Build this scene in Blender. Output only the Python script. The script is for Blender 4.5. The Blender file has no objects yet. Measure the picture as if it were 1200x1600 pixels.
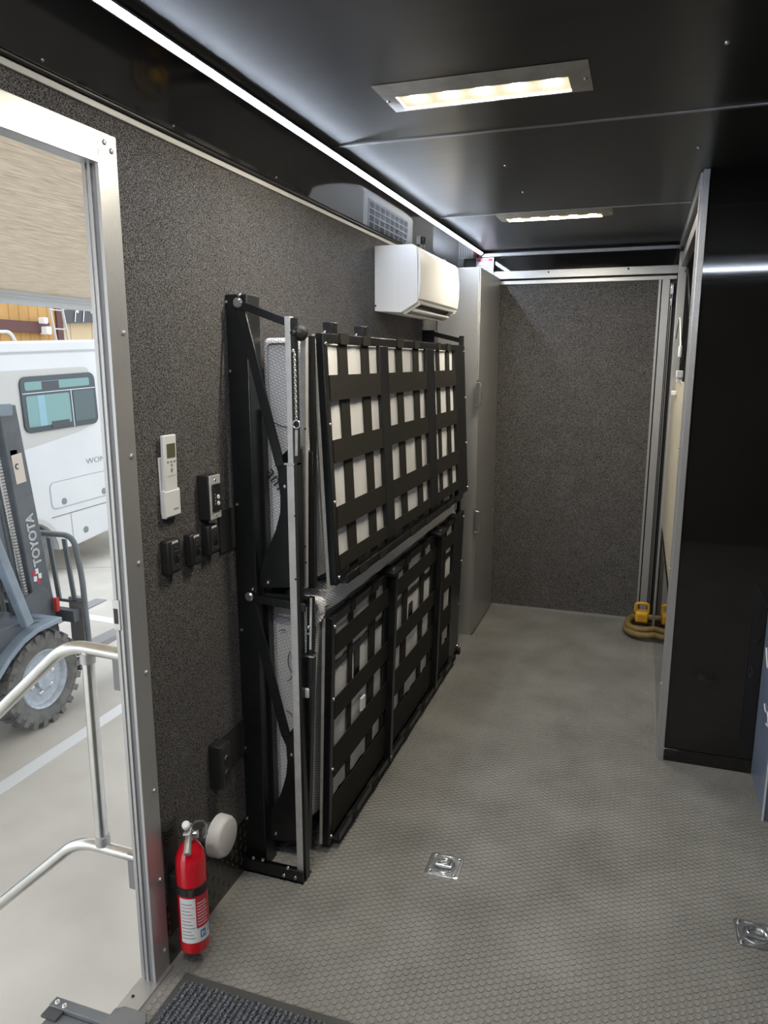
import bpy, bmesh, math, random
from mathutils import Vector, Matrix
random.seed(7)
scene = bpy.context.scene
COL = scene.collection

# ------------------------------------------------------------------ camera
F_PX = 1164.0; VPX, VPY = 1006.0, 566.0
_Y = Vector((VPX-600, 800-VPY, F_PX)).normalized()
_Z = Vector((0, _Y.z, -_Y.y)).normalized()
_X = -_Y.cross(_Z)
AX = (_X, _Y, _Z)                      # world axes written in (right, up, forward) camera coordinates
CAM = Vector((0.0, 0.0, 1.5))
right = Vector((_X.x, _Y.x, _Z.x)); up = Vector((_X.y, _Y.y, _Z.y)); fwd = Vector((_X.z, _Y.z, _Z.z))
cd = bpy.data.cameras.new('camera'); cam = bpy.data.objects.new('camera', cd); COL.objects.link(cam)
M = Matrix.Identity(4)
for r in range(3):
    M[r][0] = right[r]; M[r][1] = up[r]; M[r][2] = -fwd[r]; M[r][3] = CAM[r]
cam.matrix_world = M
cd.sensor_fit = 'HORIZONTAL'; cd.sensor_width = 36.0; cd.lens = F_PX/1200.0*36.0
cd.clip_start = 0.02; cd.clip_end = 300
scene.camera = cam
# ------------------------------------------------------------------ sky, exposure
w = bpy.data.worlds.new('World'); scene.world = w; w.use_nodes = True
bg = w.node_tree.nodes['Background']; bg.inputs[0].default_value = (0.86, 0.93, 1.0, 1); bg.inputs[1].default_value = 2.5
vs = scene.view_settings
vs.view_transform = 'Standard'; vs.look = 'None'; vs.gamma = 1.0; vs.use_curve_mapping = False
vs.exposure = 0.0
LED_POWER = 130.0; LAMP_POWER = 170.0

# ------------------------------------------------------------------ pixel helpers (a pixel gives a direction, a plane gives the distance)
def ray(px, py):
    v = Vector((px-600, 800-py, F_PX)); return Vector((AX[0].dot(v), AX[1].dot(v), AX[2].dot(v)))
def on(px, py, axis, val):
    d = ray(px, py); t = (val-CAM[axis])/d[axis]; return CAM + d*t
def onx(px, py, x): return on(px, py, 0, x)
def ony(px, py, y): return on(px, py, 1, y)
def onz(px, py, z): return on(px, py, 2, z)
def onplane(px, py, P0, N):
    d = ray(px, py); t = (P0-CAM).dot(N)/d.dot(N); return CAM + d*t

# ------------------------------------------------------------------ materials
MATS = {}
def mat(name, col, rough=0.5, metal=0.0, spec=0.5, emis=None, estr=0.0, coat=0.0):
    if name in MATS: return MATS[name]
    m = bpy.data.materials.new(name); m.use_nodes = True
    b = m.node_tree.nodes['Principled BSDF']
    b.inputs['Base Color'].default_value = (*col, 1); b.inputs['Roughness'].default_value = rough
    b.inputs['Metallic'].default_value = metal; b.inputs['Specular IOR Level'].default_value = spec
    b.inputs['Coat Weight'].default_value = coat
    if emis:
        b.inputs['Emission Color'].default_value = (*emis, 1); b.inputs['Emission Strength'].default_value = estr
    MATS[name] = m; return m
def nodes(m): return m.node_tree.nodes, m.node_tree.links, m.node_tree.nodes['Principled BSDF']
def noisy(name, c1, c2, scale, rough=0.6, metal=0.0, bump=0.0, stretch=(1,1,1), detail=4, lo=0.35, hi=0.65, spec=0.5, bscale=None, dist=0.002, rvar=0.0):
    m = mat(name, c1, rough, metal, spec); N, L, b = nodes(m)
    tc = N.new('ShaderNodeTexCoord'); mp = N.new('ShaderNodeMapping'); mp.inputs['Scale'].default_value = stretch
    nz = N.new('ShaderNodeTexNoise'); nz.inputs['Scale'].default_value = scale; nz.inputs['Detail'].default_value = detail
    cr = N.new('ShaderNodeValToRGB'); cr.color_ramp.elements[0].position = lo; cr.color_ramp.elements[1].position = hi
    cr.color_ramp.elements[0].color = (*c1, 1); cr.color_ramp.elements[1].color = (*c2, 1)
    L.new(tc.outputs['Object'], mp.inputs[0]); L.new(mp.outputs[0], nz.inputs['Vector'])
    L.new(nz.outputs['Fac'], cr.inputs[0]); L.new(cr.outputs[0], b.inputs['Base Color'])
    if bump:
        bp = N.new('ShaderNodeBump'); bp.inputs['Strength'].default_value = bump; bp.inputs['Distance'].default_value = dist
        src = nz
        if bscale:
            src = N.new('ShaderNodeTexNoise'); src.inputs['Scale'].default_value = bscale; src.inputs['Detail'].default_value = 3
            L.new(mp.outputs[0], src.inputs['Vector'])
        L.new(src.outputs['Fac'], bp.inputs['Height']); L.new(bp.outputs[0], b.inputs['Normal'])
    if rvar:
        mr = N.new('ShaderNodeMapRange'); mr.inputs['To Min'].default_value = rough-rvar; mr.inputs['To Max'].default_value = rough+rvar
        L.new(nz.outputs['Fac'], mr.inputs['Value']); L.new(mr.outputs[0], b.inputs['Roughness'])
    return m
def carpet(name, c1, c2, stretch):
    m = mat(name, c1, 0.95, 0, 0.15); N, L, b = nodes(m)
    tc = N.new('ShaderNodeTexCoord'); mp = N.new('ShaderNodeMapping'); mp.inputs['Scale'].default_value = stretch
    n1 = N.new('ShaderNodeTexNoise'); n1.inputs['Scale'].default_value = 320; n1.inputs['Detail'].default_value = 2
    n2 = N.new('ShaderNodeTexNoise'); n2.inputs['Scale'].default_value = 9; n2.inputs['Detail'].default_value = 3
    cr = N.new('ShaderNodeValToRGB'); e = cr.color_ramp.elements
    e[0].position = 0.40; e[0].color = (*c1, 1); e[1].position = 0.66; e[1].color = (*c2, 1)
    mx = N.new('ShaderNodeMix'); mx.data_type = 'RGBA'; mx.blend_type = 'MULTIPLY'; mx.inputs['Factor'].default_value = 0.25
    L.new(tc.outputs['Object'], mp.inputs[0]); L.new(mp.outputs[0], n1.inputs['Vector']); L.new(tc.outputs['Object'], n2.inputs['Vector'])
    L.new(n1.outputs['Fac'], cr.inputs[0]); L.new(cr.outputs[0], mx.inputs['A']); L.new(n2.outputs['Fac'], mx.inputs['B'])
    L.new(mx.outputs['Result'], b.inputs['Base Color'])
    bp = N.new('ShaderNodeBump'); bp.inputs['Strength'].default_value = 0.7; bp.inputs['Distance'].default_value = 0.002
    L.new(n1.outputs['Fac'], bp.inputs['Height']); L.new(bp.outputs[0], b.inputs['Normal'])
    return m
CARPET = carpet('wall_carpet', (0.026, 0.025, 0.026), (0.25, 0.24, 0.235), (1, 1, 1.5))
CARPET_B = CARPET
def rubber_mat():
    m = mat('floor_rubber', (0.17, 0.165, 0.155), 0.55, 0, 0.4); N, L, b = nodes(m)
    tc = N.new('ShaderNodeTexCoord')
    n1 = N.new('ShaderNodeTexNoise'); n1.inputs['Scale'].default_value = 4.0; n1.inputs['Detail'].default_value = 6
    n2 = N.new('ShaderNodeTexNoise'); n2.inputs['Scale'].default_value = 320; n2.inputs['Detail'].default_value = 2
    cr = N.new('ShaderNodeValToRGB'); e = cr.color_ramp.elements
    e[0].position = 0.30; e[0].color = (0.19, 0.188, 0.178, 1); e[1].position = 0.70; e[1].color = (0.285, 0.282, 0.27, 1)
    mx = N.new('ShaderNodeMix'); mx.data_type = 'RGBA'; mx.blend_type = 'OVERLAY'; mx.inputs['Factor'].default_value = 0.35
    L.new(tc.outputs['Object'], n1.inputs['Vector']); L.new(tc.outputs['Object'], n2.inputs['Vector'])
    L.new(n1.outputs['Fac'], cr.inputs[0]); L.new(cr.outputs[0], mx.inputs['A']); L.new(n2.outputs['Fac'], mx.inputs['B'])
    L.new(mx.outputs['Result'], b.inputs['Base Color'])
    mr = N.new('ShaderNodeMapRange'); mr.inputs['To Min'].default_value = 0.42; mr.inputs['To Max'].default_value = 0.62
    L.new(n1.outputs['Fac'], mr.inputs['Value']); L.new(mr.outputs[0], b.inputs['Roughness'])
    return m
RUBBER = rubber_mat()
CEIL = noisy('ceiling_black', (0.021, 0.021, 0.0215), (0.027, 0.027, 0.0275), 3, 0.30, 0, 0.12, (0.4, 6, 1), spec=0.6, dist=0.004, bscale=2.2)
COVE = mat('cove_black', (0.021, 0.021, 0.022), 0.05, 0, 0.9)
GLOSS = noisy('gloss_black', (0.010, 0.0095, 0.009), (0.013, 0.012, 0.011), 2, 0.04, 0, 0.0, spec=0.6)
def brushed(name, c, rough=0.35, stretch=(1,1,60), metal=0.55):
    return noisy(name, tuple(k*0.85 for k in c), c, 60, rough, metal, 0.05, stretch, dist=0.0005, rvar=0.05)
ALU = brushed('aluminium', (0.52, 0.52, 0.52), 0.36, (30, 30, 1), 0.6)
ALUH = brushed('aluminium_header', (0.52, 0.52, 0.52), 0.36, (1, 30, 30), 0.6)
GALV = noisy('zinc_plated', (0.60, 0.595, 0.58), (0.69, 0.685, 0.67), 40, 0.38, 0.35, 0.0)
ZINC = mat('bright_zinc', (0.66, 0.68, 0.70), 0.22, 0.9)
BOLT = mat('bolt_steel', (0.75, 0.75, 0.75), 0.25, 1.0)
BLK = noisy('black_powder_coat', (0.007, 0.008, 0.009), (0.011, 0.012, 0.013), 30, 0.33, 0, 0.0, spec=0.5)
STRAP = noisy('strap_webbing', (0.020, 0.0185, 0.016), (0.030, 0.028, 0.024), 500, 0.8, 0, 0.3, (0.2, 0.2, 4), spec=0.2, dist=0.001)
STRAPV = noisy('strap_webbing_upright', (0.020, 0.0185, 0.016), (0.030, 0.028, 0.024), 500, 0.8, 0, 0.3, (1, 4, 0.2), spec=0.2, dist=0.001)
SHEET = noisy('mattress_underside', (0.70, 0.70, 0.71), (0.80, 0.80, 0.81), 9, 0.9, 0, 0.35, (1, 1.6, 0.5), dist=0.01, lo=0.2, hi=0.8)
def ticking():
    m = mat('mattress_ticking', (0.7, 0.7, 0.8), 0.85, 0, 0.2); N, L, b = nodes(m)
    tc = N.new('ShaderNodeTexCoord'); sp = N.new('ShaderNodeSeparateXYZ'); ad = N.new('ShaderNodeMath'); cb = N.new('ShaderNodeCombineXYZ')
    L.new(tc.outputs['Object'], sp.inputs[0]); L.new(sp.outputs['X'], ad.inputs[0]); L.new(sp.outputs['Y'], ad.inputs[1])
    L.new(ad.outputs[0], cb.inputs['X']); L.new(sp.outputs['Z'], cb.inputs['Y'])
    mp = N.new('ShaderNodeMapping'); mp.inputs['Rotation'].default_value = (0, 0, math.radians(24)); L.new(cb.outputs[0], mp.inputs[0])
    bk = N.new('ShaderNodeTexBrick'); bk.inputs['Scale'].default_value = 1.0
    bk.inputs['Brick Width'].default_value = 0.013; bk.inputs['Row Height'].default_value = 0.0075; bk.inputs['Mortar Size'].default_value = 0.0009
    bk.inputs['Color1'].default_value = (0.82, 0.82, 0.83, 1); bk.inputs['Color2'].default_value = (0.77, 0.77, 0.78, 1); bk.inputs['Mortar'].default_value = (0.38, 0.38, 0.41, 1)
    L.new(mp.outputs[0], bk.inputs['Vector']); L.new(bk.outputs['Color'], b.inputs['Base Color'])
    bp = N.new('ShaderNodeBump'); bp.inputs['Strength'].default_value = 0.5; bp.inputs['Distance'].default_value = 0.002; bp.invert = True
    L.new(bk.outputs['Fac'], bp.inputs['Height']); L.new(bp.outputs[0], b.inputs['Normal'])
    return m
TICK = ticking()
PLW = mat('white_plastic', (0.78, 0.78, 0.78), 0.35)
PLA = mat('appliance_white', (0.80, 0.80, 0.80), 0.25)
PLK = mat('black_plastic', (0.016, 0.016, 0.016), 0.45)
PLD = mat('dark_plastic', (0.03, 0.03, 0.03), 0.5)
LOCKER = brushed('locker_grey', (0.45, 0.45, 0.445), 0.42, (30, 30, 1))
LOCKS = LOCKER
RED = mat('extinguisher_red', (0.62, 0.006, 0.018), 0.16, 0, 0.5, coat=0.6)
REDP = mat('red_print', (0.55, 0.03, 0.05), 0.5)
PAPER = mat('white_label', (0.80, 0.80, 0.80), 0.5)
INK = mat('grey_ink', (0.30, 0.30, 0.32), 0.6)
INKB = mat('black_ink', (0.03, 0.03, 0.035), 0.6)
BLUEP = mat('blue_print', (0.05, 0.25, 0.55), 0.5)
YELL = mat('yellow_plug', (0.70, 0.38, 0.02), 0.45)
CORD = noisy('cord_jacket', (0.20, 0.14, 0.05), (0.26, 0.18, 0.07), 30, 0.55)
FILM = noisy('blue_film', (0.20, 0.25, 0.36), (0.25, 0.31, 0.43), 6, 0.35)
WTRIM = mat('white_trim', (0.55, 0.55, 0.53), 0.4)

# ------------------------------------------------------------------ mesh builder
class MB:
    def __init__(self): self.v = []; self.f = []
    def add(self, vs, fs):
        n = len(self.v); self.v += [tuple(p) for p in vs]; self.f += [tuple(i+n for i in f) for f in fs]; return self
    def hexa(self, p):   # p: 4 bottom ccw + 4 top
        return self.add(p, [(3,2,1,0),(4,5,6,7),(0,1,5,4),(1,2,6,5),(2,3,7,6),(3,0,4,7)])
    def box(self, x0, x1, y0, y1, z0, z1):
        return self.hexa([(x0,y0,z0),(x1,y0,z0),(x1,y1,z0),(x0,y1,z0),(x0,y0,z1),(x1,y0,z1),(x1,y1,z1),(x0,y1,z1)])
    def obox(self, o, ex, ey, ez, a0, a1, b0, b1, c0, c1):
        P = lambda a,b,c: o+ex*a+ey*b+ez*c
        return self.hexa([P(a0,b0,c0),P(a1,b0,c0),P(a1,b1,c0),P(a0,b1,c0),P(a0,b0,c1),P(a1,b0,c1),P(a1,b1,c1),P(a0,b1,c1)])
    def bar(self, p, q, wv, hv):   # box from p to q, half extents given as vectors
        p, q, wv, hv = map(Vector, (p, q, wv, hv))
        return self.hexa([p-wv-hv, p+wv-hv, p+wv+hv, p-wv+hv, q-wv-hv, q+wv-hv, q+wv+hv, q-wv+hv])
    def prism(self, poly, off):
        off = Vector(off); n = len(poly); a = [Vector(p) for p in poly]; b = [p+off for p in a]
        return self.add(a+b, [tuple(range(n-1,-1,-1)), tuple(range(n,2*n))]+[(i,(i+1)%n,n+(i+1)%n,n+i) for i in range(n)])
    def frame(self, o, u, v, n, w, h, t, d):   # rectangular ring: outer w x h (centred on o), border t, depth d along n
        O = [o+u*sx*w/2+v*sy*h/2 for sx,sy in ((-1,-1),(1,-1),(1,1),(-1,1))]
        I = [o+u*sx*(w/2-t)+v*sy*(h/2-t) for sx,sy in ((-1,-1),(1,-1),(1,1),(-1,1))]
        A = O+I+[p+n*d for p in O]+[p+n*d for p in I]
        fs = []
        for i in range(4):
            j = (i+1)%4
            fs += [(8+i,8+j,12+j,12+i),(j,i,4+i,4+j),(i,j,8+j,8+i),(5+i if i<3 else 4,4+i,12+i,13+i if i<3 else 12)]
        return self.add(A, fs)
    def rings(self, rings, close=True, caps=True):
        n = len(rings[0]); vs = [p for r in rings for p in r]; fs = []
        for k in range(len(rings)-1):
            for i in range(n if close else n-1):
                j = (i+1)%n; fs.append((k*n+i,k*n+j,(k+1)*n+j,(k+1)*n+i))
        if caps and close:
            fs.append(tuple(range(n-1,-1,-1))); fs.append(tuple((len(rings)-1)*n+i for i in range(n)))
        return self.add(vs, fs)
    def lathe(self, prof, o, axis, n=24, ref=None, caps=True):   # prof: (radius, height)
        o = Vector(o); a = Vector(axis).normalized(); r0 = Vector(ref) if ref else (Vector((0,0,1)) if abs(a.z) < 0.9 else Vector((1,0,0)))
        e1 = (r0-a*r0.dot(a)).normalized(); e2 = a.cross(e1)
        R = [[o+a*h+(e1*math.cos(2*math.pi*i/n)+e2*math.sin(2*math.pi*i/n))*max(r,1e-5) for i in range(n)] for r,h in prof]
        return self.rings(R, caps=caps)
    def cyl(self, p, q, r, r2=None, n=16):
        p, q = Vector(p), Vector(q); return self.lathe([(r,0),(r if r2 is None else r2,(q-p).length)], p, q-p, n)
    def tube(self, pts, r, n=10, closed=False):
        pts = [Vector(p) for p in pts]; m = len(pts); R = []; prev = None
        for i, p in enumerate(pts):
            a = pts[(i-1)%m] if (closed or i > 0) else p; b = pts[(i+1)%m] if (closed or i < m-1) else p
            t = (b-a).normalized()
            if prev is None:
                g = Vector((0,0,1)) if abs(t.z) < 0.9 else Vector((1,0,0)); e1 = (g-t*g.dot(t)).normalized()
            else: e1 = (prev-t*prev.dot(t)).normalized()
            prev = e1; e2 = t.cross(e1)
            R.append([p+(e1*math.cos(2*math.pi*k/n)+e2*math.sin(2*math.pi*k/n))*r for k in range(n)])
        if closed: R.append(R[0]); return self.rings(R, caps=False)
        return self.rings(R)
    def mesh(self, name, m=None, smooth=True):
        me = bpy.data.meshes.new(name); me.from_pydata(self.v, [], self.f); 
        bm = bmesh.new(); bm.from_mesh(me); bmesh.ops.recalc_face_normals(bm, faces=bm.faces); bm.to_mesh(me); bm.free()
        if m: me.materials.append(m)
        if smooth:
            for p in me.polygons: p.use_smooth = True
            me.set_sharp_from_angle(angle=math.radians(35))
        me.update(); return me
    def build(self, name, m, parent=None, bevel=0.0, kind=None):
        o = bpy.data.objects.new(name, self.mesh(name, m)); link(o, parent)
        if bevel:
            b = o.modifiers.new('bevel', 'BEVEL'); b.width = bevel; b.segments = 2; b.limit_method = 'ANGLE'; b.angle_limit = math.radians(40); b.harden_normals = False
        if kind: o['kind'] = kind
        return o
def link(o, parent=None):
    COL.objects.link(o)
    if parent is not None:
        o.parent = parent
        if parent.type == 'EMPTY': o.matrix_parent_inverse = Matrix.Translation(-parent.location)
def tag(o, label, cat=None, group=None, kind=None):
    if label: o['label'] = label
    if cat: o['category'] = cat
    if group: o['group'] = group
    if kind: o['kind'] = kind
    return o
def thing(name, loc, label, cat, group=None, kind=None):
    o = bpy.data.objects.new(name, None); o.location = Vector(loc); o.empty_display_size = 0.05; COL.objects.link(o)
    return tag(o, label, cat, group, kind)
def S(name, mb, m, label, cat='room', bevel=0):
    return tag(mb.build(name, m, None, bevel), label, cat, None, 'structure')
def smooth_path(pts, k=6, closed=False):
    pts = [Vector(p) for p in pts]; n = len(pts); out = []
    for i in range(n if closed else n-1):
        g = (lambda j: pts[j%n]) if closed else (lambda j: pts[max(0,min(n-1,j))])
        p0,p1,p2,p3 = g(i-1),g(i),g(i+1),g(i+2)
        for s in range(k):
            t = s/k; out.append(0.5*((2*p1)+(p2-p0)*t+(2*p0-5*p1+4*p2-p3)*t*t+(3*p1-p0-3*p2+p3)*t**3))
    if not closed: out.append(pts[-1])
    return out
def fillet(pts, r, k=5):
    pts = [Vector(p) for p in pts]; out = [pts[0]]
    for i in range(1, len(pts)-1):
        a, b, c = pts[i-1], pts[i], pts[i+1]; d1 = (a-b); d2 = (c-b); rr = min(r, d1.length*0.45, d2.length*0.45)
        p, q = b+d1.normalized()*rr, b+d2.normalized()*rr
        for s in range(k+1):
            t = s/k; out.append(p*(1-t)**2+b*2*t*(1-t)+q*t*t)
    out.append(pts[-1]); return out
_bolts = {}
def bolt(parent, loc, nrm, r=0.006, m=BOLT, name='bolt'):
    key = (round(r,4), m.name)
    if key not in _bolts:
        _bolts[key] = MB().lathe([(r,0),(r,r*0.35),(r*0.75,r*0.7),(r*0.3,r*0.8),(r*0.25,r*0.6),(0.0,r*0.6)], (0,0,0), (0,0,1), 12).mesh('bolt', m)
    o = bpy.data.objects.new(name, _bolts[key]); link(o, parent); o.location = loc
    o.rotation_euler = Vector(nrm).to_track_quat('Z', 'Y').to_euler()
    return o
def text(body, size, o, xd, yd, m, parent, name='lettering', ext=0.0005, offset=0.0, align='LEFT', sx=1.0):
    cu = bpy.data.curves.new(name, 'FONT'); cu.body = body; cu.size = size; cu.extrude = ext; cu.offset = offset; cu.align_x = align; cu.resolution_u = 3
    t = bpy.data.objects.new(name, cu); COL.objects.link(t)
    dg = bpy.context.evaluated_depsgraph_get(); me = bpy.data.meshes.new_from_object(t.evaluated_get(dg))
    COL.objects.unlink(t); bpy.data.objects.remove(t)
    x = Vector(xd).normalized(); y = (Vector(yd)-x*x.dot(Vector(yd))).normalized(); z = x.cross(y); o = Vector(o)
    for v in me.vertices: v.co = o+x*(v.co.x*sx)+y*v.co.y+z*v.co.z
    me.materials.clear(); me.materials.append(m)
    ob = bpy.data.objects.new(name, me); link(ob, parent); return ob
EX, EY, EZ = Vector((1,0,0)), Vector((0,1,0)), Vector((0,0,1))

# ================================================================== STRUCTURE
XW = -1.043; XO = -1.074; H = 2.125; YB = 4.474; YF = -1.0; XR = 1.15
GZ = -0.95
D0, D1 = 0.42, 1.306      # door opening along y
floor = S('floor', MB().box(XO, XR, YF, YB+0.05, -0.06, 0.0), RUBBER, 'grey studded rubber floor of the trailer', 'floor')
S('wall_left', MB().box(XO, XW, YF, D0, -0.06, 2.0).box(XO, XW, D1, YB+0.05, -0.06, 2.0).box(XO, XW, D0, D1, 1.893, 2.0).box(XO, XW-0.02, YF, YB+0.05, 2.0, 2.25), CARPET, 'side wall in charcoal heather carpet', 'wall')
S('wall_front', MB().box(XO, XR, YF-0.05, YF, -0.06, H), GLOSS, 'black glossy front wall of the trailer', 'wall')
S('wall_right', MB().box(XR, XR+0.05, YF-0.05, YB+0.05, -0.06, 2.2), CARPET, 'right side wall in charcoal carpet', 'wall')
# ceiling: slab, panels, seam strips, cove
ceil = S('ceiling', MB().box(XO, XR+0.05, YF-0.05, YB+0.1, H+0.02, H+0.06), CEIL, 'black glossy panelled ceiling', 'ceiling')
seams = [YF, 0.62, 2.195, 3.37, YB+0.02]
for a, b in zip(seams[:-1], seams[1:]):
    MB().box(-0.94, XR, a+0.003, b-0.003, H, H+0.02).build('ceiling_panel', CEIL, ceil)
for s in seams[1:-1]:
    MB().box(-0.89, XR, s-0.006, s+0.006, H-0.003, H+0.006).build('seam_strip', ALUH, ceil)
for px, py in ((1137,65),(790,258),(818,300),(1092,230)): bolt(ceil, onz(px,py,H), (0,0,-1), 0.006)
for yy in (-0.4, 0.2, 0.95):
    for xx in (-0.47, 0.117): bolt(ceil, (xx,yy,H), (0,0,-1), 0.006)
cn = Vector((1,0,-1)).normalized(); cu_ = Vector((1,0,1)).normalized()
MB().prism([(XW-0.004,YF,1.997),(-0.925,YF,2.115),(-0.925,YF,2.135),(XW-0.004,YF,2.017)], (0,YB-YF,0)).build('cove_panel', COVE, ceil)
tr = S('trim_1', MB().box(XW-0.002, XW+0.006, YF, 3.9, 1.984, 1.996), WTRIM, 'thin pale trim strip along the top of the carpeted wall', 'trim', 0.001)
MB().tube([(XW+0.010,YF,2.003),(XW+0.010,3.9,2.003)], 0.003, 6).build('black_bead', PLK, tr)
for py_ in (1.16, 1.55, 2.05, 2.55, 3.3): bolt(tr, (XW+0.016,py_,2.018), cn, 0.0035)

# floor coins: hexagonal lattice
PIT = 0.0197
coin_prof = [(0.0090,0.0),(0.0085,0.0018),(0.0078,0.0022),(0.0070,0.0018),(0.0,0.0018)]
coins = []
nx = int((1.14+1.03)/(PIT*0.866)); ny = int((YB-0.30)/PIT)+1
for i in range(nx):
    x = -1.03+i*PIT*0.866
    for j in range(ny):
        y = 0.302+(j+0.5*(i%2))*PIT
        if y > YB-0.01: continue
        if x < -0.985+0.70 and y < 1.365 and x > -0.99: continue            # door mat
        if x < -1.02: continue
        if abs(x+0.475) < 0.052 and abs(y-1.958) < 0.052: continue
        if abs(x-0.379) < 0.052 and abs(y-1.953) < 0.052: continue
        if x < -0.80 and y > 3.9: continue
        if x > 0.14 and y > 2.82: continue
        if x > 0.465 and y > 2.5: continue
        coins.append((x,y))
def seen(c):
    d = Vector((c[0],c[1],0))-CAM; z = d.dot(fwd)
    px, py = 600+F_PX*d.dot(right)/z, 800-F_PX*d.dot(up)/z
    return 0 < px < 1200 and py < 1600, z
vis = sorted([c for c in coins if seen(c)[0]], key=lambda c: seen(c)[1])[:300]
vset = set(vis)
cm = MB().lathe(coin_prof, (0,0,0), (0,0,1), 12).mesh('coin', RUBBER)
for x, y in vis:
    o = bpy.data.objects.new('coin', cm); link(o, floor); o.location = (x,y,0)
mb = MB()
for c in coins:
    if c in vset: continue
    n = 10 if 1.0 < c[1] < 2.6 and c[0] < 0.62 else 7
    mb.lathe(coin_prof if 1.0 < c[1] < 2.2 and c[0] < 0.62 else [(0.0090,0),(0.0082,0.0021),(0.0,0.0018)], (c[0],c[1],0), (0,0,1), n)
me = bpy.data.meshes.new('coin_field'); me.from_pydata(mb.v, [], mb.f); me.materials.append(RUBBER)
cf = bpy.data.objects.new('coin_field', me); link(cf, floor); cf['kind'] = 'stuff'

# back wall: carpeted ramp door with aluminium frame
wb = S('wall_back', MB().box(XO, XR, YB+0.012, YB+0.06, -0.06, 2.2), PLK, 'end wall with carpeted ramp door in an aluminium frame', 'wall')
MB().box(-1.0, 0.05, YB, YB+0.012, 0.012, 1.945).build('carpet_panel', CARPET_B, wb)
MB().box(-1.0, 0.16, YB-0.022, YB+0.012, 1.968, 2.012).build('header_beam', ALUH, wb, 0.002)
MB().box(-1.0, 0.14, YB-0.010, YB+0.012, 1.938, 1.960).build('header_trim', ALUH, wb, 0.002)
MB().box(-1.0, 0.16, YB-0.004, YB+0.012, 2.012, 2.095).build('header_panel', GLOSS, wb)
MB().box(-1.0, 0.16, YB-0.030, YB+0.012, 2.095, 2.112).build('ceiling_edge_strip', ALUH, wb)
MB().box(-1.0, 0.05, YB-0.012, YB+0.012, 0.0, 0.012).build('sill_strip', ALUH, wb)
MB().box(0.050, 0.062, YB-0.016, YB+0.012, 0.0, 1.940).build('edge_trim', ALU, wb, 0.001)
MB().box(0.068, 0.107, YB-0.022, YB+0.012, 0.0, 1.940).build('jamb_post', ALU, wb, 0.001)
for x0, x1 in ((0.112,0.115),(0.121,0.124)):
    MB().box(x0, x1, YB-0.010, YB+0.012, 0.03, 1.92).build('track_edge', ALU, wb)
for (px,py) in ((857,425),(982,420)): bolt(wb, ony(px,py,YB-0.022), (0,-1,0), 0.005, PLK)
lt = MB(); lt.box(0.110,0.128,YB-0.02,YB+0.01,1.86,1.91).box(0.113,0.125,YB-0.028,YB-0.01,1.80,1.84)
lt.build('latch', ZINC, wb, 0.002)

# partition facing the doorway area + aisle-side frame
XA = 0.140
wp = S('wall_partition', MB().box(0.166, XR, 2.835, 2.86, 0.0, H), GLOSS, 'glossy black partition panel beside the aisle', 'wall')
MB().box(0.166, 0.474, 2.828, 2.836, 0.0, 0.05).build('kick_strip', GLOSS, wp, 0.001)
ALUW = ALU
MB().box(XA+0.007, 0.168, 2.826, 2.862, 0.0, H).build('corner_post', ALU, wp, 0.0015)
MB().box(XA, XA+0.007, 2.84, 2.875, 0.0, H-0.01).build('post_flange', ALUW, wp)
for z in (0.3, 0.75, 1.2, 1.65, 2.05): bolt(wp, (XA, 2.858, z), (-1,0,0), 0.004)
wa = S('wall_aisle', MB().box(0.42, 0.44, 2.86, YB, 0, H), PLK, 'dark recess wall behind the aisle frame', 'wall')
MB().box(XA, XA+0.03, 2.875, 4.40, 2.075, H).build('top_rail', ALUW, wa, 0.002)
MB().box(XA+0.01, XA+0.04, 2.875, 4.36, 1.985, 2.035).build('second_rail', ALUW, wa, 0.002)
MB().box(XA, XA+0.04, 4.30, 4.36, 0.0, 2.06).build('far_stile', ALUW, wa, 0.002)
MB().box(XA+0.012, XA+0.022, 2.90, 4.30, 0.62, 1.42).build('beige_panel', mat('beige_panel', (0.55,0.50,0.38), 0.5), wa)
MB().box(XA+0.006, XA+0.022, 2.90, 4.30, 0.0, 0.60).build('lower_panel', GLOSS, wa)
cp = smooth_path([(XA+0.03,4.2,1.95),(XA+0.02,3.7,1.90),(XA+0.02,3.45,1.80),(XA+0.03,3.4,1.66),(XA+0.025,3.5,1.55),(XA+0.03,3.9,1.5)])
cab = thing('cable', (XA+0.03,3.5,1.5), 'black cable drooping inside the aluminium aisle frame', 'cable')
MB().tube(cp, 0.006, 8).build('cable_run', PLK, cab)
wc = thing('cable', (XA+0.03,3.55,1.5), 'thin white cable looped inside the aluminium aisle frame', 'cable')
MB().tube(smooth_path([(XA+0.006,4.15,1.62),(XA+0.004,3.8,1.70),(XA+0.004,3.62,1.64),(XA+0.008,3.56,1.56)]), 0.004, 8).build('cable_run', PLW, wc)
MB().box(XA+0.000,XA+0.012,3.50,3.62,1.52,1.57).build('connector', PLW, wc, 0.004)
cl = thing('cable_clip', (XA+0.02,3.45,1.44), 'white plastic clip on the beige panel edge', 'clip')
MB().box(XA-0.006,XA+0.02,3.42,3.50,1.435,1.465).box(XA-0.004,XA+0.02,3.44,3.48,1.415,1.437).build('clip_body', PLW, cl, 0.003)
cl = thing('cable_clip', (XA+0.02,3.72,1.36), 'small white hook on the aluminium stile', 'clip')
MB().box(XA-0.010,XA+0.012,3.72,3.80,1.35,1.37).build('clip_body', PLW, cl, 0.003)

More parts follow.
